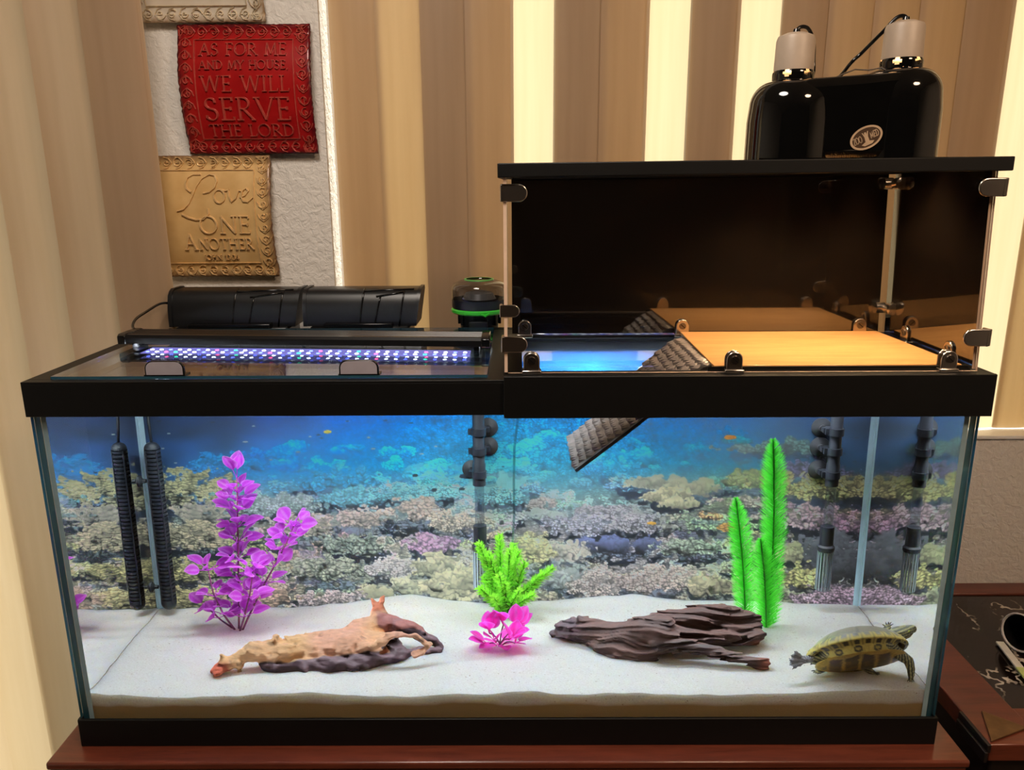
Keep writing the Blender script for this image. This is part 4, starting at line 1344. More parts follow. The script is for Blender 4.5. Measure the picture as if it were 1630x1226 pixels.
def purple_plant():
    b = (-0.4437, 0.265, sand_at(-0.4437, 0.265) - 0.004)
    t = thing('plastic_plant', 'tall purple plastic plant with many oval leaves left in the tank', 'plant', b)
    r = random.Random(12)
    lv = [leaf_mesh('leaf', L, L * 0.44, 0.015, M_PURPLE, lin(206, 58, 214), lin(240, 158, 246), seed=i) for i, L in enumerate((0.027, 0.024, 0.021, 0.029))]
    stems = {
        'main': [(-0.4437, 0.265, 0.072), (-0.438, 0.265, 0.14), (-0.433, 0.265, 0.22), (-0.428, 0.265, 0.29), (-0.4248, 0.265, 0.340)],
        'right': [(-0.4390, 0.262, 0.072), (-0.415, 0.258, 0.12), (-0.385, 0.255, 0.175), (-0.356, 0.25, 0.225), (-0.338, 0.25, 0.262)],
        'left': [(-0.4460, 0.262, 0.072), (-0.462, 0.25, 0.11), (-0.474, 0.245, 0.15), (-0.478, 0.245, 0.19)],
        'front': [(-0.4420, 0.260, 0.072), (-0.425, 0.235, 0.11), (-0.41, 0.225, 0.155), (-0.402, 0.225, 0.195)],
        'low': [(-0.4470, 0.268, 0.072), (-0.470, 0.262, 0.095), (-0.488, 0.258, 0.118)],
    }
    def at(path, f):
        x = f * (len(path) - 1)
        i = min(int(x), len(path) - 2)
        return Vector(path[i]).lerp(Vector(path[i + 1]), x - i)
    for nm, p in stems.items():
        fine = [at(p, i / 14) for i in range(15)]
        MB().tube(fine, [0.0019 - 0.0009 * i / 14 for i in range(15)], 6).build('stem', M_STEMP, t, smooth=180)
    def whorl(p, n, spread, lift):
        a0 = r.uniform(0, 2 * PI)
        for k in range(n):
            a = a0 + 2 * PI * k / n + r.uniform(-.3, .3)
            e = lift + r.uniform(-.25, .25)
            d = (math.cos(a) * math.cos(e) * spread, math.sin(a) * math.cos(e) * spread * 0.9, math.sin(e))
            q = Vector(p) - Vector(b)
            link_mesh('leaf', r.choice(lv), t, M=aim(q, d, r.uniform(-1.1, 1.1)))
    for f, n, lift in ((0.14, 5, .4), (0.24, 6, .5), (0.34, 6, .5), (0.44, 7, .5), (0.54, 7, .5), (0.63, 7, .55), (0.72, 7, .55), (0.81, 6, .5), (0.88, 4, .7)):
        whorl(at(stems['main'], f), n, 1.0, lift)
    whorl(at(stems['main'], 1.0), 3, 0.6, 1.1)
    for f, n in ((0.28, 5), (0.44, 5), (0.58, 5), (0.72, 6), (0.86, 6), (1.0, 6)):
        whorl(at(stems['right'], f), n, 1.0, .5)
    for f, n in ((0.34, 4), (0.62, 5), (1.0, 6)):
        whorl(at(stems['left'], f), n, 1.0, .45)
    for f, n in ((0.34, 4), (0.62, 5), (1.0, 6)):
        whorl(at(stems['front'], f), n, 1.0, .45)
    for f, n in ((0.6, 3), (1.0, 4)):
        whorl(at(stems['low'], f), n, 1.0, .4)
    MB().lathe([(1e-5, 0.066), (0.016, 0.066), (0.015, 0.074), (1e-5, 0.078)], (b[0], b[1], 0), 16).build('base', pm('grey_plant_base', lin(120, 120, 110), 0.7), t)
purple_plant()

def pink_plant():
    b = (-0.0105, 0.180, sand_at(-0.0105, 0.18) - 0.003)
    t = thing('plastic_plant', 'small magenta plastic plant in front of the bushy green one', 'plant', b)
    r = random.Random(5)
    lv = [leaf_mesh('leaf', L, L * 0.42, 0.010, M_PINK, lin(226, 40, 168), lin(224, 118, 222), cup=0.15, seed=i) for i, L in enumerate((0.031, 0.026, 0.028))]
    for ex, ey, ez, ln in ((-0.006, 0.176, 0.118, 1), (0.014, 0.178, 0.110, 1), (-0.028, 0.172, 0.106, 1), (0.004, 0.165, 0.098, 1), (-0.018, 0.168, 0.092, 1), (0.012, 0.172, 0.088, 1), (-0.030, 0.175, 0.084, 1)):
        p0 = Vector((b[0] + RND.uniform(-.006, .006), b[1], b[2]))
        p1 = Vector((ex, ey, ez))
        pts = [p0.lerp(p1, i / 6) + Vector((0, 0, 0.006 * math.sin(PI * i / 6))) for i in range(7)]
        MB().tube(pts, 0.0012, 6).build('stem', M_STEMP, t, smooth=180)
        d0 = (p1 - p0).normalized()
        for k in range(3):
            a = r.uniform(0, 2 * PI)
            d = d0 * 0.9 + Vector((math.cos(a) * .8, math.sin(a) * .6 - .2, 0.75))
            link_mesh('leaf', r.choice(lv), t, M=aim(p1 - Vector(b), d, r.uniform(-.6, .6)))
    for a in range(5):
        d = Vector((math.cos(a * 1.25), math.sin(a * 1.25) * .7 - .2, 0.25))
        link_mesh('leaf', r.choice(lv), t, M=aim(Vector((0, 0, 0.005)), d, r.uniform(-.4, .4)))
pink_plant()

def needle_mat(name, c):
    t = NT(name)
    v = t.coord()
    a = t.n('ShaderNodeAttribute', attribute_name='Col').outputs['Color']
    col = t.mix(1.0, a, t.ramp(t.noise(v, 90, 2), [(0.3, (0.88,) * 3), (0.7, (1.06,) * 3)]), 'MULTIPLY')
    p = t.principled(col, 0.35, 0, 0.4)
    tr = t.n('ShaderNodeBsdfTranslucent', {'Color': col}).outputs[0]
    mx = t.n('ShaderNodeMixShader', {0: 0.4})
    t.t.links.new(p, mx.inputs[1]); t.t.links.new(tr, mx.inputs[2])
    return t.surf(mx.outputs[0])
M_GREEN = needle_mat('yellow_green_plastic_needle', None)

def bushy_plant():
    b = (-0.0035, 0.31, sand_at(-0.0035, 0.31) - 0.003)
    t = thing('plastic_plant', 'bushy light green plastic plant with fine needles in mid tank', 'plant', b)
    r = random.Random(31)
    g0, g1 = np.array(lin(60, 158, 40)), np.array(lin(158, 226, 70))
    tips = [(-0.0129, 0.31, 0.2237), (-0.047, 0.30, 0.2129), (0.0753, 0.30, 0.1678), (0.0439, 0.285, 0.1265), (-0.0459, 0.285, 0.1383), (-0.0129, 0.268, 0.1682), (0.0285, 0.30, 0.1791), (0.012, 0.33, 0.200), (-0.034, 0.32, 0.180), (0.020, 0.27, 0.140), (-0.022, 0.265, 0.130), (0.050, 0.315, 0.140), (0.004, 0.29, 0.205), (-0.030, 0.30, 0.195), (0.018, 0.31, 0.195), (-0.004, 0.275, 0.150), (0.058, 0.30, 0.158), (-0.040, 0.31, 0.150)]
    for tip in tips:
        p0, p1 = Vector((b[0] + r.uniform(-.006, .006), b[1] + r.uniform(-.004, .004), b[2])), Vector(tip)
        L = (p1 - p0).length
        mid = p0.lerp(p1, 0.5) + Vector((0, 0, 0.10 * L)) * (1 if abs(tip[0]) > 0.03 else 0)
        def at(f):
            return (p0 * (1 - f) ** 2) + (mid * 2 * f * (1 - f)) + (p1 * f * f)
        V, Q, C = [], [], []
        n = int(L / 0.0011)
        for i in range(n):
            f = 0.12 + 0.88 * i / n
            p = at(f); d = (at(min(1, f + .02)) - at(f - .02)).normalized()
            for k in range(3):
                a = r.uniform(0, 2 * PI)
                q = d.orthogonal().normalized()
                q = Matrix.Rotation(a, 3, d) @ q
                nd = (q * 0.80 + d * r.uniform(0.5, 0.95)).normalized()
                ln = r.uniform(0.011, 0.018) * (0.55 + 0.45 * min(1, (1 - f) * 5 + 0.2))
                s = nd.cross(Vector((0, -1, 0.2)))
                s = (s.normalized() if s.length > 1e-4 else Vector((1, 0, 0))) * 0.0010
                o = len(V)
                V += [p - s, p + s, p + nd * ln * 0.6 + s * 0.9, p + nd * ln - Vector((0, 0, .001))]
                Q.append((o, o + 1, o + 2, o + 3))
                cc = g0 * (1 - f) + g1 * f
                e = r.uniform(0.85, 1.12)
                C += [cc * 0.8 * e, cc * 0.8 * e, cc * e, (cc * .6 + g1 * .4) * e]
        V = np.array([tuple(v) for v in V])
        # stem, as slim quads
        st = [at(i / 12) for i in range(13)]
        o = len(V); SV = []
        for i, p in enumerate(st):
            for j in range(4):
                a = PI / 2 * j
                SV.append((p.x + 0.0012 * math.cos(a), p.y + 0.0012 * math.sin(a), p.z)); C.append(g0 * 0.7)
        for i in range(12):
            for j in range(4):
                Q.append((o + i * 4 + j, o + i * 4 + (j + 1) % 4, o + i * 4 + 4 + (j + 1) % 4, o + i * 4 + 4 + j))
        V = np.concatenate([V, np.array(SV)]) - np.array(b)
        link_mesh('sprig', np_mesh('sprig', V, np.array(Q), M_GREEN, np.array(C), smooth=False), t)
    MB().lathe([(1e-5, 0.070), (0.014, 0.070), (0.013, 0.079), (1e-5, 0.082)], (b[0], b[1], 0), 16).build('base', M_STEMG, t)
M_STEMG = pm('dark_green_stem', lin(34, 92, 24), 0.5)
bushy_plant()

def feather_plant():
    b = (0.418, 0.268, sand_at(0.418, 0.268) - 0.003)
    t = thing('plastic_plant', 'tall bright green plastic plant with feathery fronds behind the dark log', 'plant', b)
    r = random.Random(77)
    g0, g1 = np.array(lin(44, 186, 34)), np.array(lin(112, 250, 78))
    fr = [((0.4277, 0.265, 0.078), (0.4115 + .019, 0.262, 0.24), (0.4140, 0.262, 0.400), 0.0255, 3),
          ((0.3945, 0.28, 0.078), (0.3860, 0.28, 0.19), (0.3660, 0.28, 0.298), 0.0240, 2),
          ((0.4240, 0.258, 0.078), (0.4180, 0.256, 0.16), (0.4040, 0.256, 0.236), 0.0235, 2)]
    for A, Bm, Cc, wid, tiers in fr:
        A, Bm, Cc = Vector(A), Vector(Bm), Vector(Cc)
        def at(f):
            return A * (1 - f) ** 2 + Bm * 2 * f * (1 - f) + Cc * f * f
        L = (Cc - A).length
        V, Q, C = [], [], []
        n = int(L / 0.00105)
        for i in range(n):
            f = i / n
            p = at(f); d = (at(min(1, f + .02)) - at(max(0, f - .02))).normalized()
            side = d.cross(Vector((0, 1, 0))).normalized()
            tf = (f * tiers) % 1.0
            w = wid * (0.86 + 0.14 * math.sin(PI * tf))
            if f > 1 - 1.0 / tiers:
                w = wid * (1 - tf ** 2.6 * 0.85)
            for s in (-1, 1, -1, 1):
                dep = r.uniform(-0.55, 0.45)
                nd = (side * s * 0.80 + d * 0.72 + Vector((0, dep, 0))).normalized()
                ln = w * 1.25 * r.uniform(0.86, 1.05)
                o = len(V)
                wv = d * 0.0006
                V += [p - wv, p + wv, p + nd * ln * 0.7 + wv * 0.8, p + nd * ln]
                Q.append((o, o + 1, o + 2, o + 3))
                e = r.uniform(0.86, 1.1)
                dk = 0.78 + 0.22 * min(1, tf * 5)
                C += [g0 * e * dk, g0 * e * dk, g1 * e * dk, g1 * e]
        o = len(V)
        for i in range(15):
            p = at(i / 14)
            for j in range(4):
                a = PI / 2 * j
                V.append(p + Vector((0.0013 * math.cos(a), 0.0013 * math.sin(a), 0))); C.append(g0 * 0.5)
        for i in range(14):
            for j in range(4):
                Q.append((o + i * 4 + j, o + i * 4 + (j + 1) % 4, o + i * 4 + 4 + (j + 1) % 4, o + i * 4 + 4 + j))
        V = np.array([tuple(v) for v in V]) - np.array(b)
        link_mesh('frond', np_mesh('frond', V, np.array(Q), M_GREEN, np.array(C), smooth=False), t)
    MB().lathe([(1e-5, 0.066), (0.026, 0.066), (0.024, 0.074), (1e-5, 0.078)], (b[0], b[1], 0), 16).build('base', M_STEMG, t)
feather_plant()

# ------------------------------------------------------------------ turtle
def turtle():
    loc = Vector((0.5120, 0.064, 0.1240))
    phi = math.radians(43)
    F = Vector((math.cos(math.radians(12)), -0.12, math.sin(math.radians(12)))).normalized()
    Uv = Vector((0, math.sin(phi), math.cos(phi)))
    Uv = (Uv - F * Uv.dot(F)).normalized()
    Lf = Uv.cross(F)                         # the turtle's left
    Mx = Matrix((F, Lf, Uv)).transposed()
    Mn = np.array(Mx)
    inv = Mn.T
    t = thing('turtle', 'small striped turtle with blotched yellow underside stepping across the sand at right', 'turtle', tuple(loc))
    a, bw, h = 0.069, 0.055, 0.033
    cy = np.array(lin(196, 176, 92)); dk = np.array(lin(44, 38, 24)); ol = np.array(lin(104, 98, 82)); ol2 = np.array(lin(134, 126, 104))
    # carapace: low dome with flared marginal scutes
    nu, nr = 150, 30
    V, C = [], []
    def shell_pt(th, rr, dome):
        flare = 1.0 + 0.05 * (1 if math.cos(th) < -0.3 else 0) * abs(math.sin(th * 12.5))
        x = a * rr * math.cos(th) * (1.0 + 0.03 * math.cos(2 * th)) * (flare if rr > .95 else 1)
        y = bw * rr * math.sin(th) * (1.04 - 0.06 * math.cos(th))
        z = h * (1 - rr ** 2.4) ** 0.75 if rr < 1 else 0.0
        return x, y, z
    for j in range(nr + 1):
        rr = j / nr
        for i in range(nu):
            th = 2 * PI * i / nu
            x, y, z = shell_pt(th, rr, True)
            sc = th / (2 * PI) * 25
            if rr > 0.90:
                fr = abs((sc % 1) - 0.5) * 2
                k = (rr - 0.90) / 0.1
                blot = (fr / 0.66) ** 2 + ((k - 0.5) / 0.40) ** 2 < 1
                line = fr > 0.92
                c = ol * 0.55 if blot else cy * 0.75
                if line: c = dk * 0.8 + cy * 0.2
                z += 0.0005 * (1 - fr)
            else:
                ring_ = 0
                seam = (abs(((th / (2 * PI)) * 8) % 1 - 0.5) > 0.47 and rr > 0.35) or abs(rr - 0.36) < 0.02
                k = 0.5 + 0.5 * math.sin(rr * 60 + 3 * math.sin(8 * th))
                c = ol * (1 - 0.4 * k) + ol2 * 0.4 * k
                if seam: c = c * 0.45; z -= 0.0007
                y_ = abs(y)
                if y_ < 0.0022: z += 0.0010; c = ol * 0.8
            V.append((x, y, z)); C.append(c)
    n1 = len(V)
    # underside of the rim and the bridge, then the plastron plate
    prof = [(1.0, -0.0022), (0.94, -0.0040), (0.87, -0.0080), (0.82, -0.0140), (0.78, -0.0185)]
    prof = [(prof[q][0] * (1 - f) + prof[q + 1][0] * f, prof[q][1] * (1 - f) + prof[q + 1][1] * f) for q in range(len(prof) - 1) for f in (0, .25, .5, .75)] + [prof[-1]]
    for rr, z in prof:
        for i in range(nu):
            th = 2 * PI * i / nu
            br = abs(math.sin(th)) > 0.60                       # only the sides are joined to the plastron
            q = rr if br else 1.0 - (1.0 - rr) * 0.35
            x, y, _ = shell_pt(th, q, False)
            zz = z if br else max(z, -0.0045)
            sc = th / (2 * PI) * 25
            fr = abs((sc % 1) - 0.5) * 2
            k = (1.0 - rr) / 0.22
            c = cy
            if (fr / 0.62) ** 2 + ((k - 0.30) / 0.26) ** 2 < 1: c = dk
            if fr > 0.93 and k < 0.6: c = cy * 0.45
            f2 = abs(((sc * 0.5 + 0.25) % 1) - 0.5) * 2
            if (f2 / 0.50) ** 2 + ((k - 0.80) / 0.17) ** 2 < 1: c = dk
            if (f2 / 0.22) ** 2 + ((k - 0.80) / 0.07) ** 2 < 1: c = cy * 0.7
            V.append((x, y, zz)); C.append(c)
    rows = nr + 1 + len(prof)
    Q = []
    for j in range(rows - 1):
        for i in range(nu):
            i2 = (i + 1) % nu
            Q.append((j * nu + i, (j + 1) * nu + i, (j + 1) * nu + i2, j * nu + i2))
    V = np.array(V) @ Mn.T
    sh_mat = attr_mat('turtle_shell', 0.35, 0.5, 0.2, 180, 0.0006, var=0.14)
    me = np_mesh('carapace', V, np.array(Q), sh_mat, np.array(C)); fix_normals(me)
    link_mesh('carapace', me, t)
    # plastron: hinged plates, yellow edged with dark brown blotches
    V, C = [], []
    seams = [-0.72, -0.38, -0.02, 0.34, 0.68]
    nu2, nr2 = 72, 22
    for side in (0, 1):
        for j in range(nr2 + 1):
            rr = j / nr2
            for i in range(nu2):
                th = 2 * PI * i / nu2
                x = 0.0640 * rr * math.cos(th); y = 0.0465 * rr * math.sin(th) * (1.0 + 0.10 * math.cos(2 * th))
                z = -0.0215 + 0.0045 * rr ** 4 - (0.0015 if side == 0 else -0.0015) * (1 - rr ** 6)
                u = x / 0.0640
                sd = min(abs(u - s) for s in seams)
                mid = abs(y) / 0.0430
                bl = (rr < 0.83 + 0.05 * math.sin(7 * th)) and sd > 0.035
                n = vnoise(np.array([[x * 120, y * 120, 3.3]]), 4)[0]
                c = np.array(lin(70, 50, 24)) if bl else np.array(lin(200, 164, 74))
                if bl and n > 0.35: c = np.array(lin(108, 80, 34))
                if mid < 0.02: c = c * 0.7
                if sd < 0.02: z += 0.0006 if side == 0 else 0
                V.append((x, y, z)); C.append(c)
    Q = []
    n2 = (nr2 + 1) * nu2
    for j in range(nr2):
        for i in range(nu2):
            i2 = (i + 1) % nu2
            Q.append((j * nu2 + i, j * nu2 + i2, (j + 1) * nu2 + i2, (j + 1) * nu2 + i))
            Q.append((n2 + j * nu2 + i, n2 + (j + 1) * nu2 + i, n2 + (j + 1) * nu2 + i2, n2 + j * nu2 + i2))
    for i in range(nu2):
        i2 = (i + 1) % nu2
        Q.append((nr2 * nu2 + i, nr2 * nu2 + i2, n2 + nr2 * nu2 + i2, n2 + nr2 * nu2 + i))
    me = np_mesh('plastron', np.array(V) @ Mn.T, np.array(Q), sh_mat, np.array(C)); fix_normals(me)
    link_mesh('plastron', me, t)
    # body: one continuous skin of neck, head, four limbs and tail (world coordinates)
    def W(x, y, z):
        return tuple(loc + Mx @ Vector((x, y, z)))
    def ch(*pts):
        return [tuple(p) for p in pts]
    core = ch((*W(-0.045, 0, -0.004), 0.011), (*W(0.0, 0, -0.005), 0.013), (*W(0.042, 0, -0.004), 0.011))
    neck = ch((*W(0.038, 0, -0.003), 0.012), (0.5580, 0.061, 0.1480, 0.0105), (0.5660, 0.0605, 0.1515, 0.0100))
    head = ch((0.5660, 0.0605, 0.1515, 0.0108), (0.5760, 0.060, 0.1555, 0.0102), (0.5850, 0.0595, 0.1605, 0.0064))
    fr_near = ch((*W(0.036, -0.028, -0.006), 0.010), (0.5690, 0.047, 0.1230, 0.0085), (0.5800, 0.043, 0.1160, 0.0070), (0.5845, 0.041, 0.1030, 0.0058), (0.5855, 0.0405, 0.0945, 0.0052))
    fr_far = ch((*W(0.036, 0.030, -0.004), 0.009), (0.5570, 0.085, 0.1420, 0.0072), (0.5600, 0.089, 0.1500, 0.0055))
    hi_near = ch((*W(-0.040, -0.026, -0.006), 0.010), (0.4610, 0.060, 0.1160, 0.0072), (0.4480, 0.060, 0.1120, 0.0056), (0.4320, 0.060, 0.1100, 0.0062))
    hi_far = ch((*W(-0.038, 0.020, -0.010), 0.009), (0.4740, 0.076, 0.0930, 0.0070), (0.4640, 0.077, 0.0850, 0.0056))
    fl_far = ch((*W(0.022, 0.026, -0.012), 0.008), (0.5300, 0.076, 0.0910, 0.0062), (0.5400, 0.075, 0.0830, 0.0045))
    tail = ch((*W(-0.050, 0, -0.006), 0.005), (0.4540, 0.066, 0.1050, 0.0030), (0.4460, 0.067, 0.0990, 0.0012))
    toes, claws = [], []
    def foot(o, dirs, ln, r0, cl):
        for d in dirs:
            d = Vector(d).normalized(); o_ = Vector(o)
            m_, e = o_ + d * ln * 0.6, o_ + d * ln
            toes.append([(*o_, r0), (*m_, r0 * 0.72), (*e, r0 * 0.45)])
            claws.append((e, d, cl))
    foot((0.5855, 0.0400, 0.0945), [(-0.42, -0.1, -1), (-0.14, -0.2, -1), (0.14, -0.22, -1), (0.42, -0.1, -1), (0.0, 0.3, -1)], 0.0085, 0.0023, 0.0060)
    foot((0.5602, 0.0895, 0.1508), [(-0.9, -0.1, .6), (-0.45, -0.1, 1), (0.05, -0.1, 1), (0.5, 0, 1), (0.9, 0, .7)], 0.0055, 0.0018, 0.0055)
    foot((0.4320, 0.0600, 0.1100), [(-0.75, -0.1, 0.85), (-1, -0.15, 0.48), (-1, -0.2, 0.05), (-1, -0.15, -0.40), (-0.8, -0.1, -0.85)], 0.0175, 0.0028, 0.0035)
    foot((0.4635, 0.0770, 0.0847), [(-1, -0.5, -.1), (-1, 0.1, -.1), (-0.9, -1, -0.1), (-.5, -1, -.1)], 0.0095, 0.0022, 0.0030)
    foot((0.5405, 0.0745, 0.0825), [(1, -0.5, -0.1), (1, 0.1, -.1), (0.8, -1, -0.1)], 0.0080, 0.0020, 0.0040)
    def fn(P):
        d = sd_chain(P, core)
        for c, k in ((neck, .008), (head, .006), (fr_near, .005), (fr_far, .005), (hi_near, .005), (hi_far, .005), (fl_far, .005), (tail, .003)):
            d = smin(d, sd_chain(P, c), k)
        d = np.maximum(d, -sd_ell(P, (0.5880, 0.0510, 0.1555), (0.012, 0.009, 0.0006)))   # mouth line
        for c in toes:
            d = smin(d, sd_chain(P, c), 0.0016)
        d = smin(d, sd_ell(P, (0.4235, 0.0590, 0.1100), (0.0100, 0.0016, 0.0125)), 0.002)
        return d + 0.0004 * fbm(P * 260, 2, 3)
    def col(V, N):
        dark = np.array(lin(72, 72, 56)); pale = np.array(lin(196, 190, 142)); grey = np.array(lin(128, 128, 132))
        q = np.array(V) - np.array(tuple(loc))
        l = q @ Mn                       # local coordinates
        c = np.tile(dark, (len(V), 1))
        hd = V[:, 0] > 0.550
        lead = np.where(hd & (V[:, 2] > 0.132), V[:, 2] * 0.92 - V[:, 0] * 0.36 + V[:, 1] * 0.15, 0)
        s = np.sin(lead * 1500) > 0.25
        c[hd & (V[:, 2] > 0.132) & s] = pale
        lg = (V[:, 0] > 0.560) & (V[:, 2] <= 0.132)
        s2 = np.sin(V[:, 0] * 1500 + V[:, 2] * 260) > 0.3
        c[lg & s2] = pale
        mid = (V[:, 0] < 0.550)
        s3 = np.sin(V[:, 2] * 1300 + V[:, 0] * 420) > 0.35
        c[mid & s3] = pale * 0.85
        ft = V[:, 0] < 0.446
        c[ft] = grey * 0.75
        s4 = np.sin(np.arctan2(V[:, 2] - 0.1100, 0.440 - V[:, 0]) * 14) > 0.2
        c[ft & s4] = np.array(lin(164, 166, 176))
        return c
    V, Q = surface_net(fn, (0.404, 0.024, 0.068), (0.600, 0.112, 0.178), 0.00125)
    C = col(V, None)
    skin = attr_mat('turtle_skin', 0.45, 0.4, 0.25, 320, 0.0005, var=0.14)
    body = link_mesh('body', np_mesh('body', V - np.array(tuple(loc)), Q, skin, C), t)
    m = MB()
    for e, d, ln in claws:
        m.tube([e - d * 0.0006, e + d * ln * 0.6, e + d * ln + Vector((0, 0, -ln * 0.12))], [0.0009, 0.0007, 0.0001], 6)
    m.build('claws', pm('dark_claw', lin(60, 52, 44), 0.4), body, smooth=180)
    for sy in (-1, 1):
        p = Vector((0.5785, 0.0598 + sy * 0.0086, 0.1598))
        MB().sphere(p, 0.0021, 10).build('eye', pm('yellow_green_eye', lin(150, 150, 70), 0.15), body)
        MB().sphere(p + Vector((0.0003, sy * 0.0012, 0.0002)), 0.0011, 8).build('pupil', pm('black_pupil', lin(10, 10, 10), 0.1), body)
turtle()

# ------------------------------------------------------------------ heater, intake tubes
M_RUBBER = pm('black_rubber', lin(7, 7, 9), 0.5, spec=0.18, var=0.15)
M_NAVY = pm('dark_plastic', lin(7, 8, 12), 0.4, spec=0.2, var=0.15)
def suction_cup(parent, c, n, r=0.011):
    """shallow rubber disc with a stub; n points away from the glass"""
    n = Vector(n).normalized()
    M = Matrix.Translation(Vector(c)) @ n.to_track_quat('Z', 'Y').to_matrix().to_4x4()
    return MB().lathe([(1e-5, 0.0), (r, 0.0), (r * 0.98, 0.0012), (r * 0.62, 0.0035), (r * 0.34, 0.0055), (r * 0.34, 0.011), (1e-5, 0.0112)], n=20, M=M).build('suction_cup', M_RUBBER, parent)

def heater():
    x, y = -0.577, 0.338
    z0, z1 = 0.0865, 0.384
    t = thing('aquarium_heater', 'black ribbed heater in its guard upright in the left rear corner of the tank', 'heater', (x, y, z0))
    r = 0.0128
    prof = [(1e-5, z0)] + [(r * math.sin(a), z0 + r * (1 - math.cos(a))) for a in np.linspace(0.2, PI / 2, 6)]
    zz = z0 + r + 0.002
    k = 0
    while zz < z1 - r:
        prof += [(r, zz), (r, zz + 0.0042), (r - 0.0030, zz + 0.0044), (r - 0.0030, zz + 0.0066)]
        zz += 0.0068
    prof += [(r * 0.98 * math.cos(a), z1 - r * 0.9 + r * 0.9 * math.sin(a)) for a in np.linspace(0, PI / 2 - 0.05, 6)] + [(1e-5, z1)]
    MB().lathe(prof, (x, y, 0), 24).build('guard', M_NAVY, t, smooth=35)
    m = MB()
    for k in range(4):
        a = PI / 4 + k * PI / 2
        c, s = math.cos(a), math.sin(a)
        m.tube([(x + c * r * .97, y + s * r * .97, z0 + r), (x + c * r * .97, y + s * r * .97, z1 - r)], 0.0016, 6)
    m.build('guard_bars', M_NAVY, t)
    pts = [(x, y, z1 - 0.002), (x - 0.002, y + 0.004, z1 + 0.03), (x - 0.005, y + 0.012, z1 + 0.10), (x - 0.004, y + 0.020, 0.50), (x - 0.004, y + 0.026, 0.548)]
    MB().tube(pts, 0.0024, 8).build('cord', M_RUBBER, t, smooth=180)
    for z in (0.317, 0.128):
        suction_cup(t, (-0.6030, y, z), (1, 0, 0), 0.0100)
heater()

M_CLEAR = thin_glass('smoky_clear_plastic', (0.62, 0.66, 0.70), 0.05)
M_STRAIN = thin_glass('clear_strainer_plastic', (0.66, 0.70, 0.74), 0.06)
def intake(x, label, cup_side):
    y = 0.338
    t = thing('filter_intake', label, 'filter tube', (x, y, 0.116))
    MB().lathe([(1e-5, 0.303), (0.0108, 0.303), (0.0108, 0.34), (0.0098, 0.342), (0.0098, 0.5235), (1e-5, 0.5235)], (x, y, 0), 20).build('upper_tube', M_NAVY, t)
    MB().lathe([(1e-5, 0.226), (0.0082, 0.226), (0.0082, 0.304), (1e-5, 0.304)], (x, y, 0), 20).build('clear_tube', M_CLEAR, t)
    MB().lathe([(1e-5, 0.188), (0.0128, 0.188), (0.0142, 0.191), (0.0142, 0.196), (0.0112, 0.199), (0.0112, 0.232), (1e-5, 0.232)], (x, y, 0), 20).build('sleeve', M_NAVY, t)
    s = MB().lathe([(1e-5, 0.117), (0.0118, 0.117), (0.0122, 0.188), (1e-5, 0.189)], (x, y, 0), 20).build('strainer', M_STRAIN, t)
    m = MB()
    for k in range(16):
        a = 2 * PI * k / 16
        c, q = math.cos(a), math.sin(a)
        m.box((-0.0006, -0.0009, 0.1185), (0.0006, 0.0009, 0.187), M=Matrix.Translation((x + c * 0.0122, y + q * 0.0122, 0)) @ Matrix.Rotation(a, 4, 'Z'))
    m.build('ribs', pm('grey_rib', lin(120, 126, 134), 0.3), s)
    for i, z in enumerate((0.395, 0.362, 0.322)):
        sd = cup_side if i < 2 else -cup_side * (1 if cup_side > 0 else -1)
        xx = x + (0.0150 * cup_side if not (cup_side > 0 and i == 2) else -0.0130)
        suction_cup(t, (xx, 0.3697, z), (0, -1, 0), 0.0165)
        m = MB().lathe([(0.0100, z - 0.006), (0.0125, z - 0.006), (0.0125, z + 0.006), (0.0100, z + 0.006)], (x, y, 0), 20)
        m.box((min(x, xx) - 0.003, y + 0.008, z - 0.004), (max(x, xx) + 0.003, y + 0.024, z + 0.004))
        m.box((x - 0.017, y - 0.003, z - 0.005), (x - 0.011, y + 0.003, z + 0.005))
        m.build('clip_ring', M_NAVY, t)
    return t
intake(-0.0460, 'filter intake tube with suction cups behind the bushy green plant', 1)
intake(0.5330, 'filter intake tube with suction cups near the right end of the tank', -1)
c = MB().tube([(0.020, 0.360, 0.523), (0.0195, 0.362, 0.42), (0.0125, 0.364, 0.36), (0.0112, 0.3655, 0.30), (0.0115, 0.3655, 0.24), (0.009, 0.3655, 0.20), (0.006, 0.3655, 0.16), (0.004, 0.365, 0.085)], 0.0022, 8)
tag(c.build('air_hose', thin_glass('pale_clear_hose', (0.55, 0.66, 0.68), 0.06), smooth=180, origin=(0.01, 0.36, 0.08)), 'thin translucent air hose hanging behind the bushy green plant', 'hose')
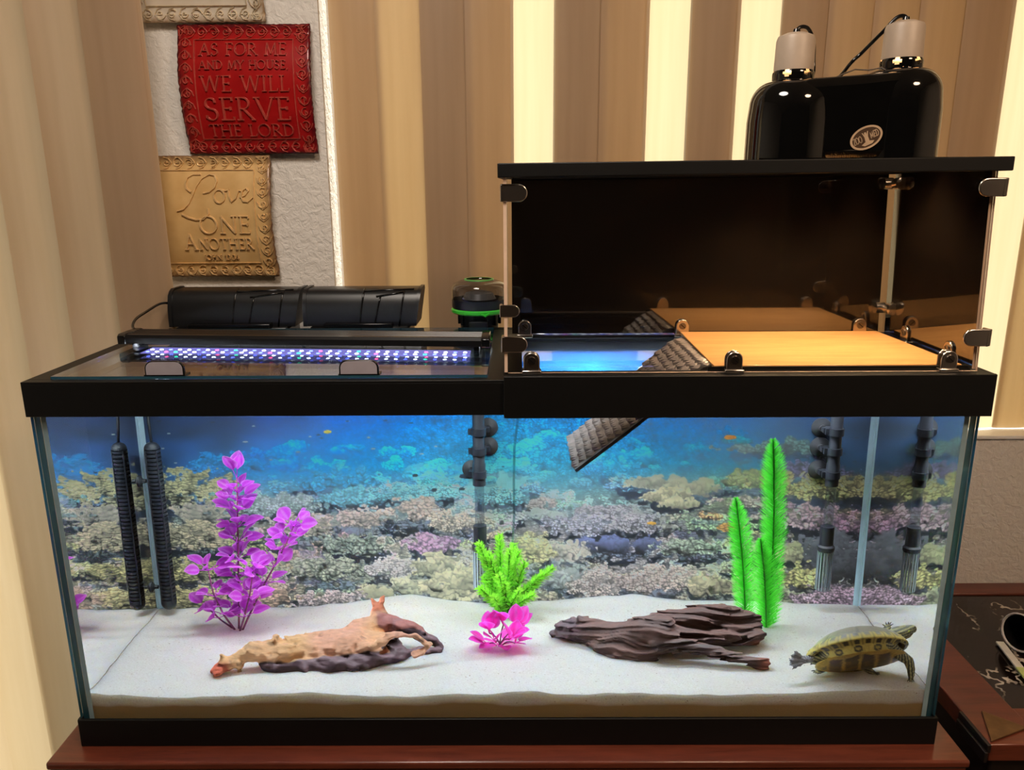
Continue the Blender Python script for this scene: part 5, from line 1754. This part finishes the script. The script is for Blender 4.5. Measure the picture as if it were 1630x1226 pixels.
# ------------------------------------------------------------------ glass lid
def glass_lid():
    t = thing('glass_lid', 'clear glass lid with two pull tabs on the uncovered left half of the tank', 'lid', (-0.3, 0.1, H))
    g = thin_glass('lid_glass', (0.95, 0.985, 0.98), 0.20)
    def sheet(nm, lo, hi):
        m = MB().box(lo, hi)
        m.mi = [0, 0, 1, 1, 1, 1]
        return m.build(nm, [g, M_EDGE], t, smooth=None, fix=False)
    sheet('front_glass', (-0.584, 0.0130, H + 0.0004), (-0.0215, 0.2205, H + 0.0042))
    sheet('rear_glass', (-0.584, 0.2345, H + 0.0004), (-0.0215, 0.356, H + 0.0042))
    MB().box((-0.584, 0.2200, H + 0.0003), (-0.0215, 0.2350, H + 0.0043)).build('hinge_strip', M_BLACK, t, bevel=0.0008)
    m_face = pm('pale_lilac_tab_face', lin(176, 168, 176), 0.25, 0.2, var=0.06)
    for x in (-0.4365, -0.1863):
        pts = [(-0.0255, 0), (0.0255, 0)] + [(0.0255 - 0.010 + 0.010 * math.cos(a), 0.012 + 0.0105 * math.sin(a)) for a in np.linspace(0, PI / 2, 7)] + [(-0.0255 + 0.010 - 0.010 * math.sin(a), 0.012 + 0.0105 * math.cos(a)) for a in np.linspace(0, PI / 2, 7)]
        h = MB().prism(pts, 0.0140, 0.0180, lambda u, v, d: (x + u, d, H + 0.0010 + v)).build('handle', M_GLOSSB, t, bevel=0.0006)
        q = [(u * 0.92, 0.0022 + v * 0.86) for u, v in pts]
        MB().prism(q, 0.0134, 0.0141, lambda u, v, d: (x + u, d, H + 0.0010 + v)).build('handle_face', m_face, h)
        MB().box((x - 0.0265, 0.0128, H + 0.0043), (x + 0.0265, 0.0300, H + 0.0058)).build('handle_base', M_GLOSSB, h)
glass_lid()

# ------------------------------------------------------------------ LED bars
LED_W = emit_mat('led_cool_white', (0.80, 0.88, 1.0), 16)
LED_B = emit_mat('led_blue', (0.10, 0.14, 1.0), 14)
LED_R = emit_mat('led_pink_red', (1.0, 0.10, 0.30), 10)
LED_G = emit_mat('led_green', (0.05, 0.95, 0.55), 8)
def led_bar(label, x0, x1, y0a, y0b, depth, z0, z1):
    """bar between x0 and x1; front edge y runs from y0a to y0b"""
    t = thing('led_light_bar', label, 'aquarium light', ((x0 + x1) / 2, (y0a + y0b) / 2, z0), 'LED bars over the tank')
    f = lambda x: y0a + (y0b - y0a) * (x - x0) / (x1 - x0)
    def P(u, v, d):                 # u across the depth, v up, d along
        return (d, f(d) + u, v)
    prof = [(0, z0), (depth, z0), (depth, z1 - 0.004), (depth - 0.004, z1)]
    g = 5
    for k in range(g):
        u = depth - 0.008 - k * (depth - 0.016) / g
        prof += [(u, z1), (u - 0.0012, z1 - 0.0016), (u - 0.003, z1 - 0.0016), (u - 0.0042, z1)]
    prof += [(0.004, z1), (0.0, z1 - 0.004)]
    MB().prism(prof, x0 + 0.012, x1 - 0.012, P).build('housing', pm('satin_black_metal', lin(22, 21, 22), 0.28, 0.3), t, smooth=30)
    for a, b in ((x0, x0 + 0.0125), (x1 - 0.0125, x1)):
        MB().prism([(-0.001, z0 - 0.001), (depth + 0.001, z0 - 0.001), (depth + 0.001, z1), (depth - 0.004, z1 + 0.0015), (0.004, z1 + 0.0015), (-0.001, z1 - 0.002)], a, b, P).build('end_cap', M_GLOSSB, t, bevel=0.0012)
    for xx in (x0 + 0.02, x1 - 0.02):
        MB().prism([(0.012, H + 0.0045), (depth - 0.012, H + 0.0045), (depth - 0.012, z0), (0.012, z0)], xx - 0.004, xx + 0.004, P).build('leg', M_GLOSSB, t)
    MB().prism([(0.006, z0 - 0.0006), (depth - 0.010, z0 - 0.0006), (depth - 0.010, z0 + 0.0002), (0.006, z0 + 0.0002)], x0 + 0.03, x1 - 0.03, P).build('spill_glow_strip', emit_mat('lilac_spill_glow', (0.34, 0.32, 1.0), 1.3), t)  # added glowing strip, stands for lilac LED spill on the lid
    n = 34
    disc = {}
    for i in range(n):
        for r_, yy in enumerate((0.014, 0.030)):
            mt = LED_W if (i + r_) % 3 else LED_B
            if (i * 2 + r_) % 11 == 4: mt = LED_R
            if (i * 2 + r_) % 13 == 6: mt = LED_G
            if mt.name not in disc:
                disc[mt.name] = MB().lathe([(1e-5, -0.0012), (0.0026, -0.0012), (0.0030, 0), (1e-5, 0)], n=8).mesh('led', mt, smooth=None)
            x = x0 + 0.038 + i * (x1 - x0 - 0.076) / (n - 1)
            p = Vector((x, f(x) + yy, z0 - 0.0006)) - t.location
            link_mesh('led', disc[mt.name], t, loc=p)
    return t
t1 = led_bar('long black LED light bar lying on the glass lid before the two filters', -0.584, -0.0225, 0.190, 0.150, 0.058, 0.5562, 0.5690)
pts = [(-0.572, 0.246, 0.563), (-0.592, 0.258, 0.568), (-0.600, 0.285, 0.577), (-0.600, 0.33, 0.584), (-0.602, 0.375, 0.588), (-0.6015, 0.400, 0.587), (-0.5985, 0.412, 0.584)]
fine = []
for i in range(len(pts) - 1):
    p0, p1, p2, p3 = [Vector(pts[max(0, min(len(pts) - 1, i + k))]) for k in (-1, 0, 1, 2)]
    for s in range(8):
        u = s / 8
        fine.append(0.5 * ((2 * p1) + (p2 - p0) * u + (2 * p0 - 5 * p1 + 4 * p2 - p3) * u * u + (3 * p1 - p0 - 3 * p2 + p3) * u ** 3))
MB().tube(fine, 0.0022, 8).build('power_cord', M_GLOSSB, t1, smooth=180)
led_bar('second LED light bar behind the glass basking box on the right half of the tank', 0.030, 0.600, 0.292, 0.292, 0.052, 0.5562, 0.5705)

# ------------------------------------------------------------------ hang on back filters
M_FILT = pm('satin_black_filter_plastic', lin(15, 15, 16), 0.36, var=0.1)
def power_filter(x0, x1, label):
    t = thing('power_filter', label, 'filter', ((x0 + x1) / 2, 0.44, H), 'hang on back filters')
    zb = H + 0.0002
    top = 0.6075
    prof = [(0.400, zb), (0.400, 0.560), (0.4012, 0.574), (0.4040, 0.586), (0.4085, 0.597), (0.4140, 0.6040), (0.4220, top), (0.462, top), (0.472, 0.602), (0.476, zb)]
    def slant(x, z):                       # ends lean outwards with height
        f = (z - zb) / (top - zb)
        return x + (0.010 * f if x > (x0 + x1) / 2 else 0.0)
    def P(u, v, d):
        return (slant(d, v), u, v)
    b = MB().prism(prof, x0 + 0.004, x1 - 0.005, P).build('lid', M_FILT, t, smooth=35)
    # box below, hooked over the rear rim behind the backdrop
    MB().box((x0 + 0.012, 0.392, 0.33), (x1 - 0.012, 0.474, zb)).build('tank_body', M_GLOSSB, t, bevel=0.004)
    MB().box((x0 + 0.04, 0.380, 0.5445), (x1 - 0.04, 0.405, 0.5515)).build('spill_lip', M_GLOSSB, t, bevel=0.001)
    off = [(u - 0.0022 if i < 5 else u + (0.0022 if i > 7 else 0), v + (0.0022 if 4 <= i <= 7 else 0)) for i, (u, v) in enumerate(prof)]
    for a, c in ((x0, x0 + 0.0065), (x1 - 0.0065, x1)):
        MB().prism(off, a, c, P).build('end_rim', M_FILT, t, smooth=35)
    def line(xx, i0, i1, dx=0.0):
        pts = []
        for i in range(i0, i1 + 1):
            u, v = prof[i]
            pts.append((slant(xx, v) + dx * (v - zb) / 0.06, u - 0.0002, v + 0.0002))
        return pts
    w = x1 - x0
    m = MB()
    m.tube(line(x0 + 0.50 * w, 0, 6, 0.008), 0.0018, 6)
    m.tube([(x0 + 0.50 * w + 0.008, 0.4140, 0.6040), (x0 + 0.75 * w, 0.4165, 0.6056), (x1 - 0.004, 0.419, 0.6068)], 0.0018, 6)
    m.tube(line(x0 + 0.63 * w, 0, 4, 0.004), 0.0017, 6)
    m.tube([(x0 + 0.63 * w + 0.004, 0.4072, 0.5955), (x0 + 0.80 * w, 0.4095, 0.5995), (x1 - 0.022, 0.412, 0.6030)], 0.0017, 6)
    m.tube(line(x1 - 0.030, 0, 5, 0.0), 0.0017, 6)
    m.build('raised_lines', M_GLOSSB, t, smooth=180)
power_filter(-0.598, -0.3745, 'left black hang on back filter with a curved glossy lid')
power_filter(-0.360, -0.1605, 'right black hang on back filter with curved lid next to the round filter')

# ------------------------------------------------------------------ round filter with clear lid
def round_filter():
    cx, cy = -0.0490, 0.417
    t = thing('canister_filter', 'round black filter with clear domed lid and bright green ring at the rear rim', 'filter', (cx, cy, H))
    L = lambda prof, nm, mt, n=40, par=t, sm=35: MB().lathe(prof, (cx, cy, 0), n).build(nm, mt, par, smooth=sm)
    L([(1e-5, 0.40), (0.030, 0.40), (0.034, 0.545), (0.034, 0.566), (1e-5, 0.566)], 'body', M_NAVY)
    m = MB()
    for k in range(10):
        a = 2 * PI * k / 10
        m.box((-0.004, -0.003, 0.545), (0.004, 0.003, 0.5655), M=Matrix.Translation((cx + 0.0345 * math.cos(a), cy + 0.0345 * math.sin(a), 0)) @ Matrix.Rotation(a, 4, 'Z'))
    m.build('body_ribs', M_NAVY, t, bevel=0.0008)
    L([(0.030, 0.5655), (0.0475, 0.5655), (0.0500, 0.568), (0.0500, 0.572), (0.0480, 0.574), (0.030, 0.574)], 'green_ring', pm('bright_green_ring', lin(58, 196, 58), 0.3))
    L([(1e-5, 0.5735), (0.0470, 0.5735), (0.0485, 0.578), (0.0485, 0.590), (1e-5, 0.590)], 'lower_bowl', M_NAVY)
    L([(1e-5, 0.590), (0.0487, 0.590), (0.0490, 0.606), (0.0480, 0.612), (0.0440, 0.6175), (0.0320, 0.6225), (0.0245, 0.6235), (0.0240, 0.6225), (1e-5, 0.6225)], 'clear_lid', thin_glass('clear_filter_lid', (0.55, 0.55, 0.57), 0.07))
    L([(0.0225, 0.6225), (0.0265, 0.6225), (0.0262, 0.6248), (0.0225, 0.6248)], 'lid_ring', pm('pale_green_ring', lin(110, 190, 96), 0.3))
    L([(1e-5, 0.590), (0.030, 0.590), (0.024, 0.600), (0.010, 0.604), (1e-5, 0.605)], 'motor_hub', pm('grey_motor_hub', lin(126, 124, 120), 0.4))
    MB().box((cx - 0.016, 0.366, H + 0.0004), (cx + 0.016, 0.392, 0.556)).build('mount_bracket', M_NAVY, t, bevel=0.001)
    g = MB().tube([(cx + 0.003, cy - 0.0505, 0.570), (cx + 0.012, cy - 0.0495, 0.566), (cx + 0.02, cy - 0.0465, 0.570)], 0.002, 6)
    g.build('latch', pm('green_latch', lin(58, 196, 58), 0.3), t)
round_filter()

# ------------------------------------------------------------------ basking box (topper) on the right half
M_CHROME = pm('polished_chrome', lin(206, 198, 190), 0.22, 1.0, var=0.04)
M_STEEL = pm('dull_steel', lin(120, 112, 106), 0.28, 1.0, var=0.1)
def tinted_mat():
    t = NT('smoked_bronze_panel')
    v = t.coord()
    col = t.ramp(t.noise(v, 30, 4), [(0.3, lin(15, 12, 10)), (0.7, lin(20, 15, 12))])
    return t.surf(t.principled(col, 0.04, 0, 0.5, IOR=2.3))
M_TINT = tinted_mat()
M_GLASS_FR = thin_glass('box_front_glass', (0.93, 0.925, 0.91), 0.025)
M_EDGE_W = pm('polished_glass_edge', lin(226, 196, 172), 0.15, 0, 0.8, var=0.06)

def tongue_clip():
    """chrome glass clip: base on the rim, tongue with a round top, slotted screw; stands along +z, faces -y"""
    m = MB()
    w, h = 0.0105, 0.026
    pts = [(-w, 0.0), (w, 0.0)] + [(w * math.cos(a), h - w + w * math.sin(a)) for a in np.linspace(0, PI, 13)]
    m.prism(pts, -0.0062, -0.0030, lambda u, v, d: (u, d, v))
    m.prism(pts, 0.0034, 0.0062, lambda u, v, d: (u, d, v))
    m.box((-0.0125, -0.0085, -0.0022), (0.0125, 0.0072, 0.0032))
    return m
def corner_tongue():
    m = MB()
    w, h = 0.0110, 0.0300
    pts = [(-w, 0.0), (w, 0.0)] + [(w * math.cos(a), h - w + w * math.sin(a)) for a in np.linspace(0, PI, 13)]
    m.prism(pts, -0.0070, -0.0034, lambda u, v, d: (u, d, v))
    m.box((-w, -0.0070, -0.0050), (w, 0.0080, 0.0))
    return m
def screw():
    m = MB().lathe([(1e-5, -0.0016), (0.0052, -0.0016), (0.0056, 0.0), (1e-5, 0.0)], n=18, M=Matrix.Rotation(PI / 2, 4, 'X') @ Matrix.Scale(-1, 4, (0, 0, 1)))
    m.box((-0.0046, -0.0019, -0.0006), (0.0046, -0.0015, 0.0006), 1, M=Matrix.Rotation(0.7, 4, 'Y'))
    return m

def topper():
    tz = H + 0.0055
    base = (0.30, 0.13, tz)
    t = thing('basking_box', 'glass and smoked panel basking box with chrome clips on the right half of the tank', 'basking box', base)
    # rim that caps the tank frame
    m = MB()
    x0, x1 = 0.0, 0.6215
    m.box((x0, -0.0052, 0.4945), (x1, -0.0004, tz)); m.box((x1 - 0.0048, -0.0004, 0.4945), (x1, 0.290, tz))
    m.box((x0, -0.0004, H + 0.0006), (x1 - 0.0048, 0.026, tz)); m.box((x1 - 0.036, 0.026, H + 0.0006), (x1 - 0.0048, 0.290, tz))
    m.box((x0, 0.026, H + 0.0006), (x0 + 0.024, 0.290, tz)); m.box((x0 + 0.024, 0.272, H + 0.0006), (x1 - 0.036, 0.290, tz))
    m.build('base_frame', M_BLACK, t, bevel=0.0008)
    z0, z1 = tz + 0.0018, 0.7985
    # panes lean very slightly to the left with height, as they stand in the photo
    def sheet(nm, mats, lo, hi, axis):
        m = MB().box(lo, hi)
        keep = {0: (3, 5), 1: (2, 4)}[axis]
        m.mi = [0 if i in keep else 1 for i in range(6)]
        m.v = [(x - 0.010 * max(0, (z - z0)) / (z1 - z0) * (1 if x > 0.3 else 0), y, z) for x, y, z in m.v]
        return m.build(nm, mats, t, smooth=None, fix=False)
    sheet('front_pane', [M_GLASS_FR, M_EDGE_W], (0.0055, 0.0110, z0 - 0.001), (0.6045, 0.0150, z1), 1)
    sheet('back_panel', [M_TINT, M_TINT], (0.0100, 0.2590, z0 + 0.004), (0.5900, 0.2630, z1), 1)
    sheet('side_panel', [M_TINT, M_EDGE_W], (0.6000, 0.0155, z0 + 0.001), (0.6045, 0.2585, z1), 0)
    sheet('side_panel', [M_TINT, M_EDGE_W], (0.0010, 0.0080, z0 + 0.001), (0.0050, 0.2000, z1), 0)
    # lid frame with wire screen
    tilt = Matrix.Translation((0, 0, 0.7925)) @ Matrix.Rotation(math.radians(-0.42), 4, 'Y')
    m = MB()
    a0, a1, b0, b1 = -0.0045, 0.6085, 0.0040, 0.2700
    for lo, hi in (((a0, b0, 0), (a1, b0 + 0.016, 0.0165)), ((a0, b1 - 0.016, 0), (a1, b1, 0.0165)), ((a0, b0 + 0.016, 0), (a0 + 0.016, b1 - 0.016, 0.0165)), ((a1 - 0.016, b0 + 0.016, 0), (a1, b1 - 0.016, 0.0165))):
        m.box(lo, hi, M=tilt)
    m.build('lid_frame', M_BLACK, t, bevel=0.0012)
    m = MB()
    for i in range(1, 190):
        x = a0 + 0.014 + i * (a1 - a0 - 0.028) / 190
        m.box((x - 0.0003, b0 + 0.014, 0.0108), (x + 0.0003, b1 - 0.014, 0.0114), M=tilt)
    for i in range(1, 76):
        y = b0 + 0.014 + i * (b1 - b0 - 0.028) / 76
        m.box((a0 + 0.014, y - 0.0003, 0.0113), (a1 - 0.014, y + 0.0003, 0.0119), M=tilt)
    tag(m.build('wire_screen', M_BLACK, t, smooth=None, fix=False), kind='stuff')
    # wooden basking platform
    pz = tz + 0.0032
    pw = wood_mat('honey_bamboo_board', lin(196, 140, 84), lin(226, 176, 116), 0.34, (1, 9, 9), 9.0, coat=0.15)
    pv = [(0.2700, 0.0180), (0.5880, 0.0180), (0.5860, 0.2560), (0.2760, 0.2560)]
    MB().prism(pv, pz, pz + 0.0050, lambda u, v, d: (u, v, d)).build('platform', pw, t, bevel=0.0008)
    MB().box((0.262, 0.0155, tz + 0.0003), (0.5980, 0.0178, tz + 0.0068)).build('platform_rail', M_BLACK, t)
    # ramp dipping into the water, covered with flat overlapping scales
    y0, y1 = 0.030, 0.222
    path = [(0.2740, pz + 0.0035), (0.2600, pz - 0.0005), (0.2450, 0.5420), (0.2200, 0.5195), (0.1950, 0.4955), (0.1600, 0.4660), (0.1250, 0.4380), (0.0935, 0.4130)]
    prof_up, prof_dn = [], []
    for i, (x, z) in enumerate(path):
        a, b = path[max(0, i - 1)], path[min(len(path) - 1, i + 1)]
        d = Vector((b[0] - a[0], 0, b[1] - a[1])).normalized()
        n = Vector((d.z, 0, -d.x))
        if n.z < 0: n = -n
        prof_up.append((x, z)); prof_dn.append((x - n.x * 0.0045, z - n.z * 0.0045))
    r = MB().prism(prof_up + prof_dn[::-1], y0, y1, lambda u, v, d: (u, d, v)).build('ramp', pm('dark_grey_resin', lin(46, 42, 42), 0.4), t, smooth=30)
    seg = [0.0]
    for a, b in zip(path[:-1], path[1:]):
        seg.append(seg[-1] + math.hypot(b[0] - a[0], b[1] - a[1]))
    def along(s):
        for k in range(len(path) - 1):
            if s <= seg[k + 1] or k == len(path) - 2:
                f = (s - seg[k]) / (seg[k + 1] - seg[k])
                a, b = path[k], path[k + 1]
                d = Vector((b[0] - a[0], 0, b[1] - a[1])).normalized()
                return Vector((a[0] + (b[0] - a[0]) * f, 0, a[1] + (b[1] - a[1]) * f)), d
    m = MB()
    rr = random.Random(8)
    s = 0.010
    row = 0
    while s < seg[-1] - 0.004:
        y = y0 + 0.004 + (0.0061 if row % 2 else 0)
        while y < y1 - 0.008:
            p, d = along(s)
            n = Vector((-d.z, 0, d.x))
            if n.z < 0: n = -n
            L_, w = 0.0165 * rr.uniform(.8, 1.15), 0.0056 * rr.uniform(.8, 1.1)
            c = p + Vector((0, y + w, 0))
            Y = Vector((0, 1, 0))
            e = 0.0042 * rr.uniform(.7, 1.2)
            vs = [c - d * L_ * .5, c - Y * w - d * L_ * .1 , c + Y * w - d * L_ * .1, c + d * L_ * .5, c - d * L_ * .2 + n * e * .6, c + d * L_ * .36 + n * e]
            m.add(vs, [(0, 1, 4), (0, 4, 2), (1, 3, 5), (1, 5, 4), (2, 4, 5), (2, 5, 3)])
            y += 0.0122
        s += 0.0120
        row += 1
    sc = m.build('ramp_scales', pm('grey_stone_scales', lin(122, 114, 112), 0.34, var=0.35, scale=55), t, smooth=None, fix=False)
    # clips
    me_c = tongue_clip().mesh('clip', M_CHROME, smooth=40); fix_normals(me_c)
    me_k = corner_tongue().mesh('corner_clip', M_CHROME, smooth=40); fix_normals(me_k)
    me_s = screw().mesh('screw', [M_STEEL, M_BLACK], smooth=40)
    def put(me, nm, p, rot=(0, 0, 0), off=(0, -0.0062, 0.0155), sc_=1.0):
        bare = nm == 'corner_clip'
        o = link_mesh(nm, me, t, loc=Vector(p) - Vector(base), rot=rot)
        o.scale = (sc_,) * 3
        b = o.modifiers.new('bevel', 'BEVEL')
        b.width = 0.0014; b.segments = 3; b.limit_method = 'ANGLE'; b.angle_limit = math.radians(50)
        if not bare:
            link_mesh('screw', me_s, o, loc=off)
    for x in (0.0355, 0.2935, 0.5655):
        put(me_c, 'clip', (x, 0.0130, tz + 0.0022))
    for x in (0.0300, 0.2790, 0.5590):
        put(me_c, 'clip', (x, 0.2600, tz + 0.0022))
    for y in (0.0700, 0.1900):
        put(me_c, 'clip', (0.6020, y, tz + 0.0024), (0, 0, -PI / 2))
    for z in (0.7745, 0.5885):
        put(me_k, 'corner_clip', (0.0020, 0.0120, z), (0, PI / 2, 0), (0, -0.0070, 0.019), 0.95)
    put(me_k, 'corner_clip', (-0.001, 0.0120, 0.6310), (0, PI / 2, 0), (0, -0.0070, 0.017), 0.72)
    for x, z in ((0.6010, 0.7780), (0.6080, 0.5945)):
        put(me_k, 'corner_clip', (x, 0.0120, z), (0, -PI / 2, 0), (0, -0.0070, 0.019))
    # paired knobs joining back and right panels
    for z, dx in ((0.7830, -0.010), (0.5955, -0.002)):
        m = MB()
        m.tube([(0.578 + dx, 0.2520, z), (0.5795 + dx, 0.2520, z), (0.593 + dx, 0.2520, z), (0.5945 + dx, 0.2520, z)], [0.005, 0.0088, 0.0088, 0.005], 14)
        m.tube([(0.5960 + dx, 0.2440, z), (0.5960 + dx, 0.2425, z), (0.5960 + dx, 0.2280, z), (0.5960 + dx, 0.2265, z)], [0.005, 0.0088, 0.0088, 0.005], 14)
        m.tube([(0.593 + dx, 0.2540, z), (0.602 + dx, 0.2540, z), (0.6035 + dx, 0.246, z)], 0.006, 10)
        m.build('joining_knob', M_CHROME, t, smooth=50)
    return t
topper()

# ------------------------------------------------------------------ double dome heat lamp
M_LAMP = pm('gloss_black_lacquer', lin(9, 9, 9), 0.07, var=0.1, spec=0.6)
M_INNER = pm('lamp_inside_white', lin(222, 214, 200), 0.3, 0.4, var=0.05)
M_CER = pm('pale_ceramic_socket', lin(178, 160, 142), 0.45, var=0.06)
def heat_lamp():
    y = 0.130
    zb = 0.8134
    t = thing('heat_lamp', 'black double dome heat lamp with white ceramic sockets standing on the box lid', 'lamp', (0.465, y, zb))
    domes = ((0.3800, 0.004), (0.5195, 0.0175))
    R_ = 0.0550
    for cx, dz in domes:
        prof = [(R_, zb), (R_, zb + 0.010), (R_ * 0.995, zb + 0.045 + dz), (R_ * 0.96, zb + 0.064 + dz)]
        prof += [(R_ * (0.455 + 0.505 * math.cos(a)), zb + 0.064 + dz + 0.032 * math.sin(a)) for a in np.linspace(0.2, PI / 2 - 0.05, 8)]
        z1 = prof[-1][1]
        prof += [(0.0262, z1 + 0.0005)]
        col = [(0.0262, z1 + 0.0005), (0.0262, z1 + 0.0035), (0.0262, z1 + 0.0055), (0.0262, z1 + 0.0075), (0.0262, z1 + 0.0095), (0.0250, z1 + 0.0125)]
        rim = MB().lathe(prof, (cx, y, 0), 48).build('dome', M_LAMP, t, smooth=40, fix=False)
        inner = [(r - 0.0014, z) for r, z in prof]
        MB().lathe(inner[::-1], (cx, y, 0), 32).build('reflector', M_INNER, rim, smooth=40, fix=False)
        # collar with round vent holes
        nseg = 60
        def skip(i, j):
            k = (j + 3) % 10
            return (i in (2, 3) and k < 4) or (i in (1, 4) and k in (1, 2)) if i < 5 else False
        MB().lathe(col, (cx, y, 0), nseg, skip=lambda i, j: skip(i, j)).build('collar', M_LAMP, rim, smooth=40, fix=False)
        zs = z1 + 0.0123
        h = 0.046
        s = MB().lathe([(1e-5, zs), (0.0250, zs), (0.0250, zs + 0.003), (0.0242, zs + h - 0.009), (0.0225, zs + h - 0.004), (0.0130, zs + h), (1e-5, zs + h + 0.0003)], (cx, y, 0), 36).build('socket', M_CER, t, smooth=35)
        # heat bulb
        b = MB().lathe([(1e-5, zb + 0.018), (0.018, zb + 0.024), (0.027, zb + 0.040), (0.024, zb + 0.058), (0.014, zb + 0.078), (0.012, z1 + 0.004), (1e-5, z1 + 0.004)], (cx, y, 0), 24)
        b.build('bulb', BULB, t, smooth=180)
    # body joining the two domes
    cxm = (domes[0][0] + domes[1][0]) / 2
    m = MB()
    top = [(domes[0][0] - 0.004, zb + 0.0985), (cxm, zb + 0.1030), (domes[1][0] + 0.004, zb + 0.1100)]
    pts = [(domes[0][0] - 0.004, zb), (domes[1][0] + 0.004, zb)] + top[::-1]
    m.prism(pts, y - 0.0450, y + 0.0450, lambda u, v, d: (u, d, v))
    m.build('center_body', M_LAMP, t, bevel=0.012, smooth=40)
    m = MB()
    m.prism([(domes[0][0] - R_ - 0.002 + 0, zb - 0.0002), (domes[1][0] + R_ + 0.008, zb - 0.0002), (domes[1][0] + R_ + 0.008, zb + 0.0016), (domes[0][0] - R_ - 0.002, zb + 0.0016)], y - 0.066, y - 0.060, lambda u, v, d: (u, d, v))
    m.build('base_flange', M_LAMP, t)
    # oval emblem
    ex, ey, ez = 0.4640, y - 0.0452, zb + 0.0265
    rot = math.radians(24)
    def E3(u, v, d):
        c, s = math.cos(rot), math.sin(rot)
        return (ex + u * c - v * s, ey - d, ez + u * s + v * c)
    A, B = 0.0212, 0.0140
    ell = [(A * math.cos(2 * PI * k / 40), B * math.sin(2 * PI * k / 40)) for k in range(40)]
    em = MB().prism(ell, 0.0, 0.0008, E3).build('emblem', pm('brown_emblem', lin(66, 44, 26), 0.4), t)
    gold = pm('tan_emblem_print', lin(186, 158, 128), 0.4)
    m = MB()
    vs = []
    for k in range(40):
        a = 2 * PI * k / 40
        vs += [E3(A * math.cos(a), B * math.sin(a), 0.0011), E3(A * .87 * math.cos(a), B * .83 * math.sin(a), 0.0011)]
    m.add(vs, [(2 * k, 2 * k + 1, (2 * k + 3) % 80, (2 * k + 2) % 80) for k in range(40)])
    for txt, u0, v0, wd, sz in (('ZOO', -0.0168, -0.0034, 0.0112, 0.0078), ('MED', 0.0052, -0.0034, 0.0114, 0.0078)):
        st, Lx = spell(txt, sz, 0.02)
        ridge(m, [[(u0 + a * wd / Lx, v0 + b) for a, b in s_] for s_ in st], lambda u, v, h: E3(u, v, 0.0009 + h), 0.0013, 0.0007, 0.0004, 0.001)
    # standing figure between the two words, arms up, on a mound
    fig = [(-0.0022, 0.001), (-0.0040, 0.0072), (-0.0030, 0.0074), (-0.0014, 0.0036), (-0.0012, 0.0068), (0.0012, 0.0068), (0.0014, 0.0036), (0.0034, 0.0074), (0.0044, 0.0070), (0.0024, 0.001), (0.0026, -0.0050), (0.0085, -0.0070), (0.0050, -0.0095), (-0.0050, -0.0095), (-0.0085, -0.0070), (-0.0026, -0.0050)]
    m.prism(fig, 0.0008, 0.0012, E3)
    m.build('emblem_print', gold, em, smooth=None, fix=False)
    # cords
    for i, (cx, dz) in enumerate(domes):
        zt = zb + 0.1555 + dz
        if i == 0:
            pts = [(cx - 0.004, y, zt - 0.004), (cx + 0.004, y + 0.002, zt + 0.006), (cx + 0.016, y + 0.006, zt + 0.006), (cx + 0.026, y + 0.010, zt - 0.008), (cx + 0.030, y + 0.014, zt - 0.030), (cx + 0.031, y + 0.02, zt - 0.055), (cx + 0.032, y + 0.10, zt - 0.10), (cx + 0.04, 0.40, 0.60), (cx + 0.04, 0.44, 0.45)]
        else:
            pts = [(cx + 0.004, y, zt - 0.004), (cx - 0.001, y + 0.002, zt + 0.005), (cx - 0.010, y + 0.005, zt + 0.004), (cx - 0.022, y + 0.010, zt - 0.010), (cx - 0.040, y + 0.030, zt - 0.034), (cx - 0.055, y + 0.045, zt - 0.055), (cx - 0.060, 0.28, zt - 0.12), (cx - 0.06, 0.40, 0.60), (cx - 0.06, 0.44, 0.45)]
        fine = []
        for q in range(len(pts) - 1):
            p0, p1, p2, p3 = [Vector(pts[max(0, min(len(pts) - 1, q + k))]) for k in (-1, 0, 1, 2)]
            for s in range(6):
                u = s / 6
                fine.append(0.5 * ((2 * p1) + (p2 - p0) * u + (2 * p0 - 5 * p1 + 4 * p2 - p3) * u * u + (3 * p1 - p0 - 3 * p2 + p3) * u ** 3))
        MB().tube(fine, 0.0024, 8).build('cord', M_GLOSSB, t, smooth=180)
        MB().tube([(cx, y, zt - 0.004), (cx, y, zt + 0.004)], [0.006, 0.004], 12).build('strain_relief', M_GLOSSB, t)
    # wire bail between the domes
    w = MB().tube([(0.424, y - 0.02, zb + 0.1000), (0.437, y - 0.02, zb + 0.1060), (0.452, y - 0.02, zb + 0.1115), (0.470, y - 0.02, zb + 0.1105), (0.486, y - 0.02, zb + 0.1135), (0.494, y - 0.02, zb + 0.1090)], 0.0009, 6)
    w.build('wire_bail', M_CHROME, t)
    return domes, y, zb
BULB = emit_mat('glowing_heat_bulb', (1.0, 0.56, 0.24), 30)
domes, ly, lz = heat_lamp()
for i, (cx, dz) in enumerate(domes):
    light('heat_bulb_light', 'SPOT', (cx, ly, lz + 0.014), 26.0, (1.0, 0.68, 0.38), target=(cx, ly, 0), spot_size=math.radians(118), spot_blend=0.5, shadow_soft_size=0.03)
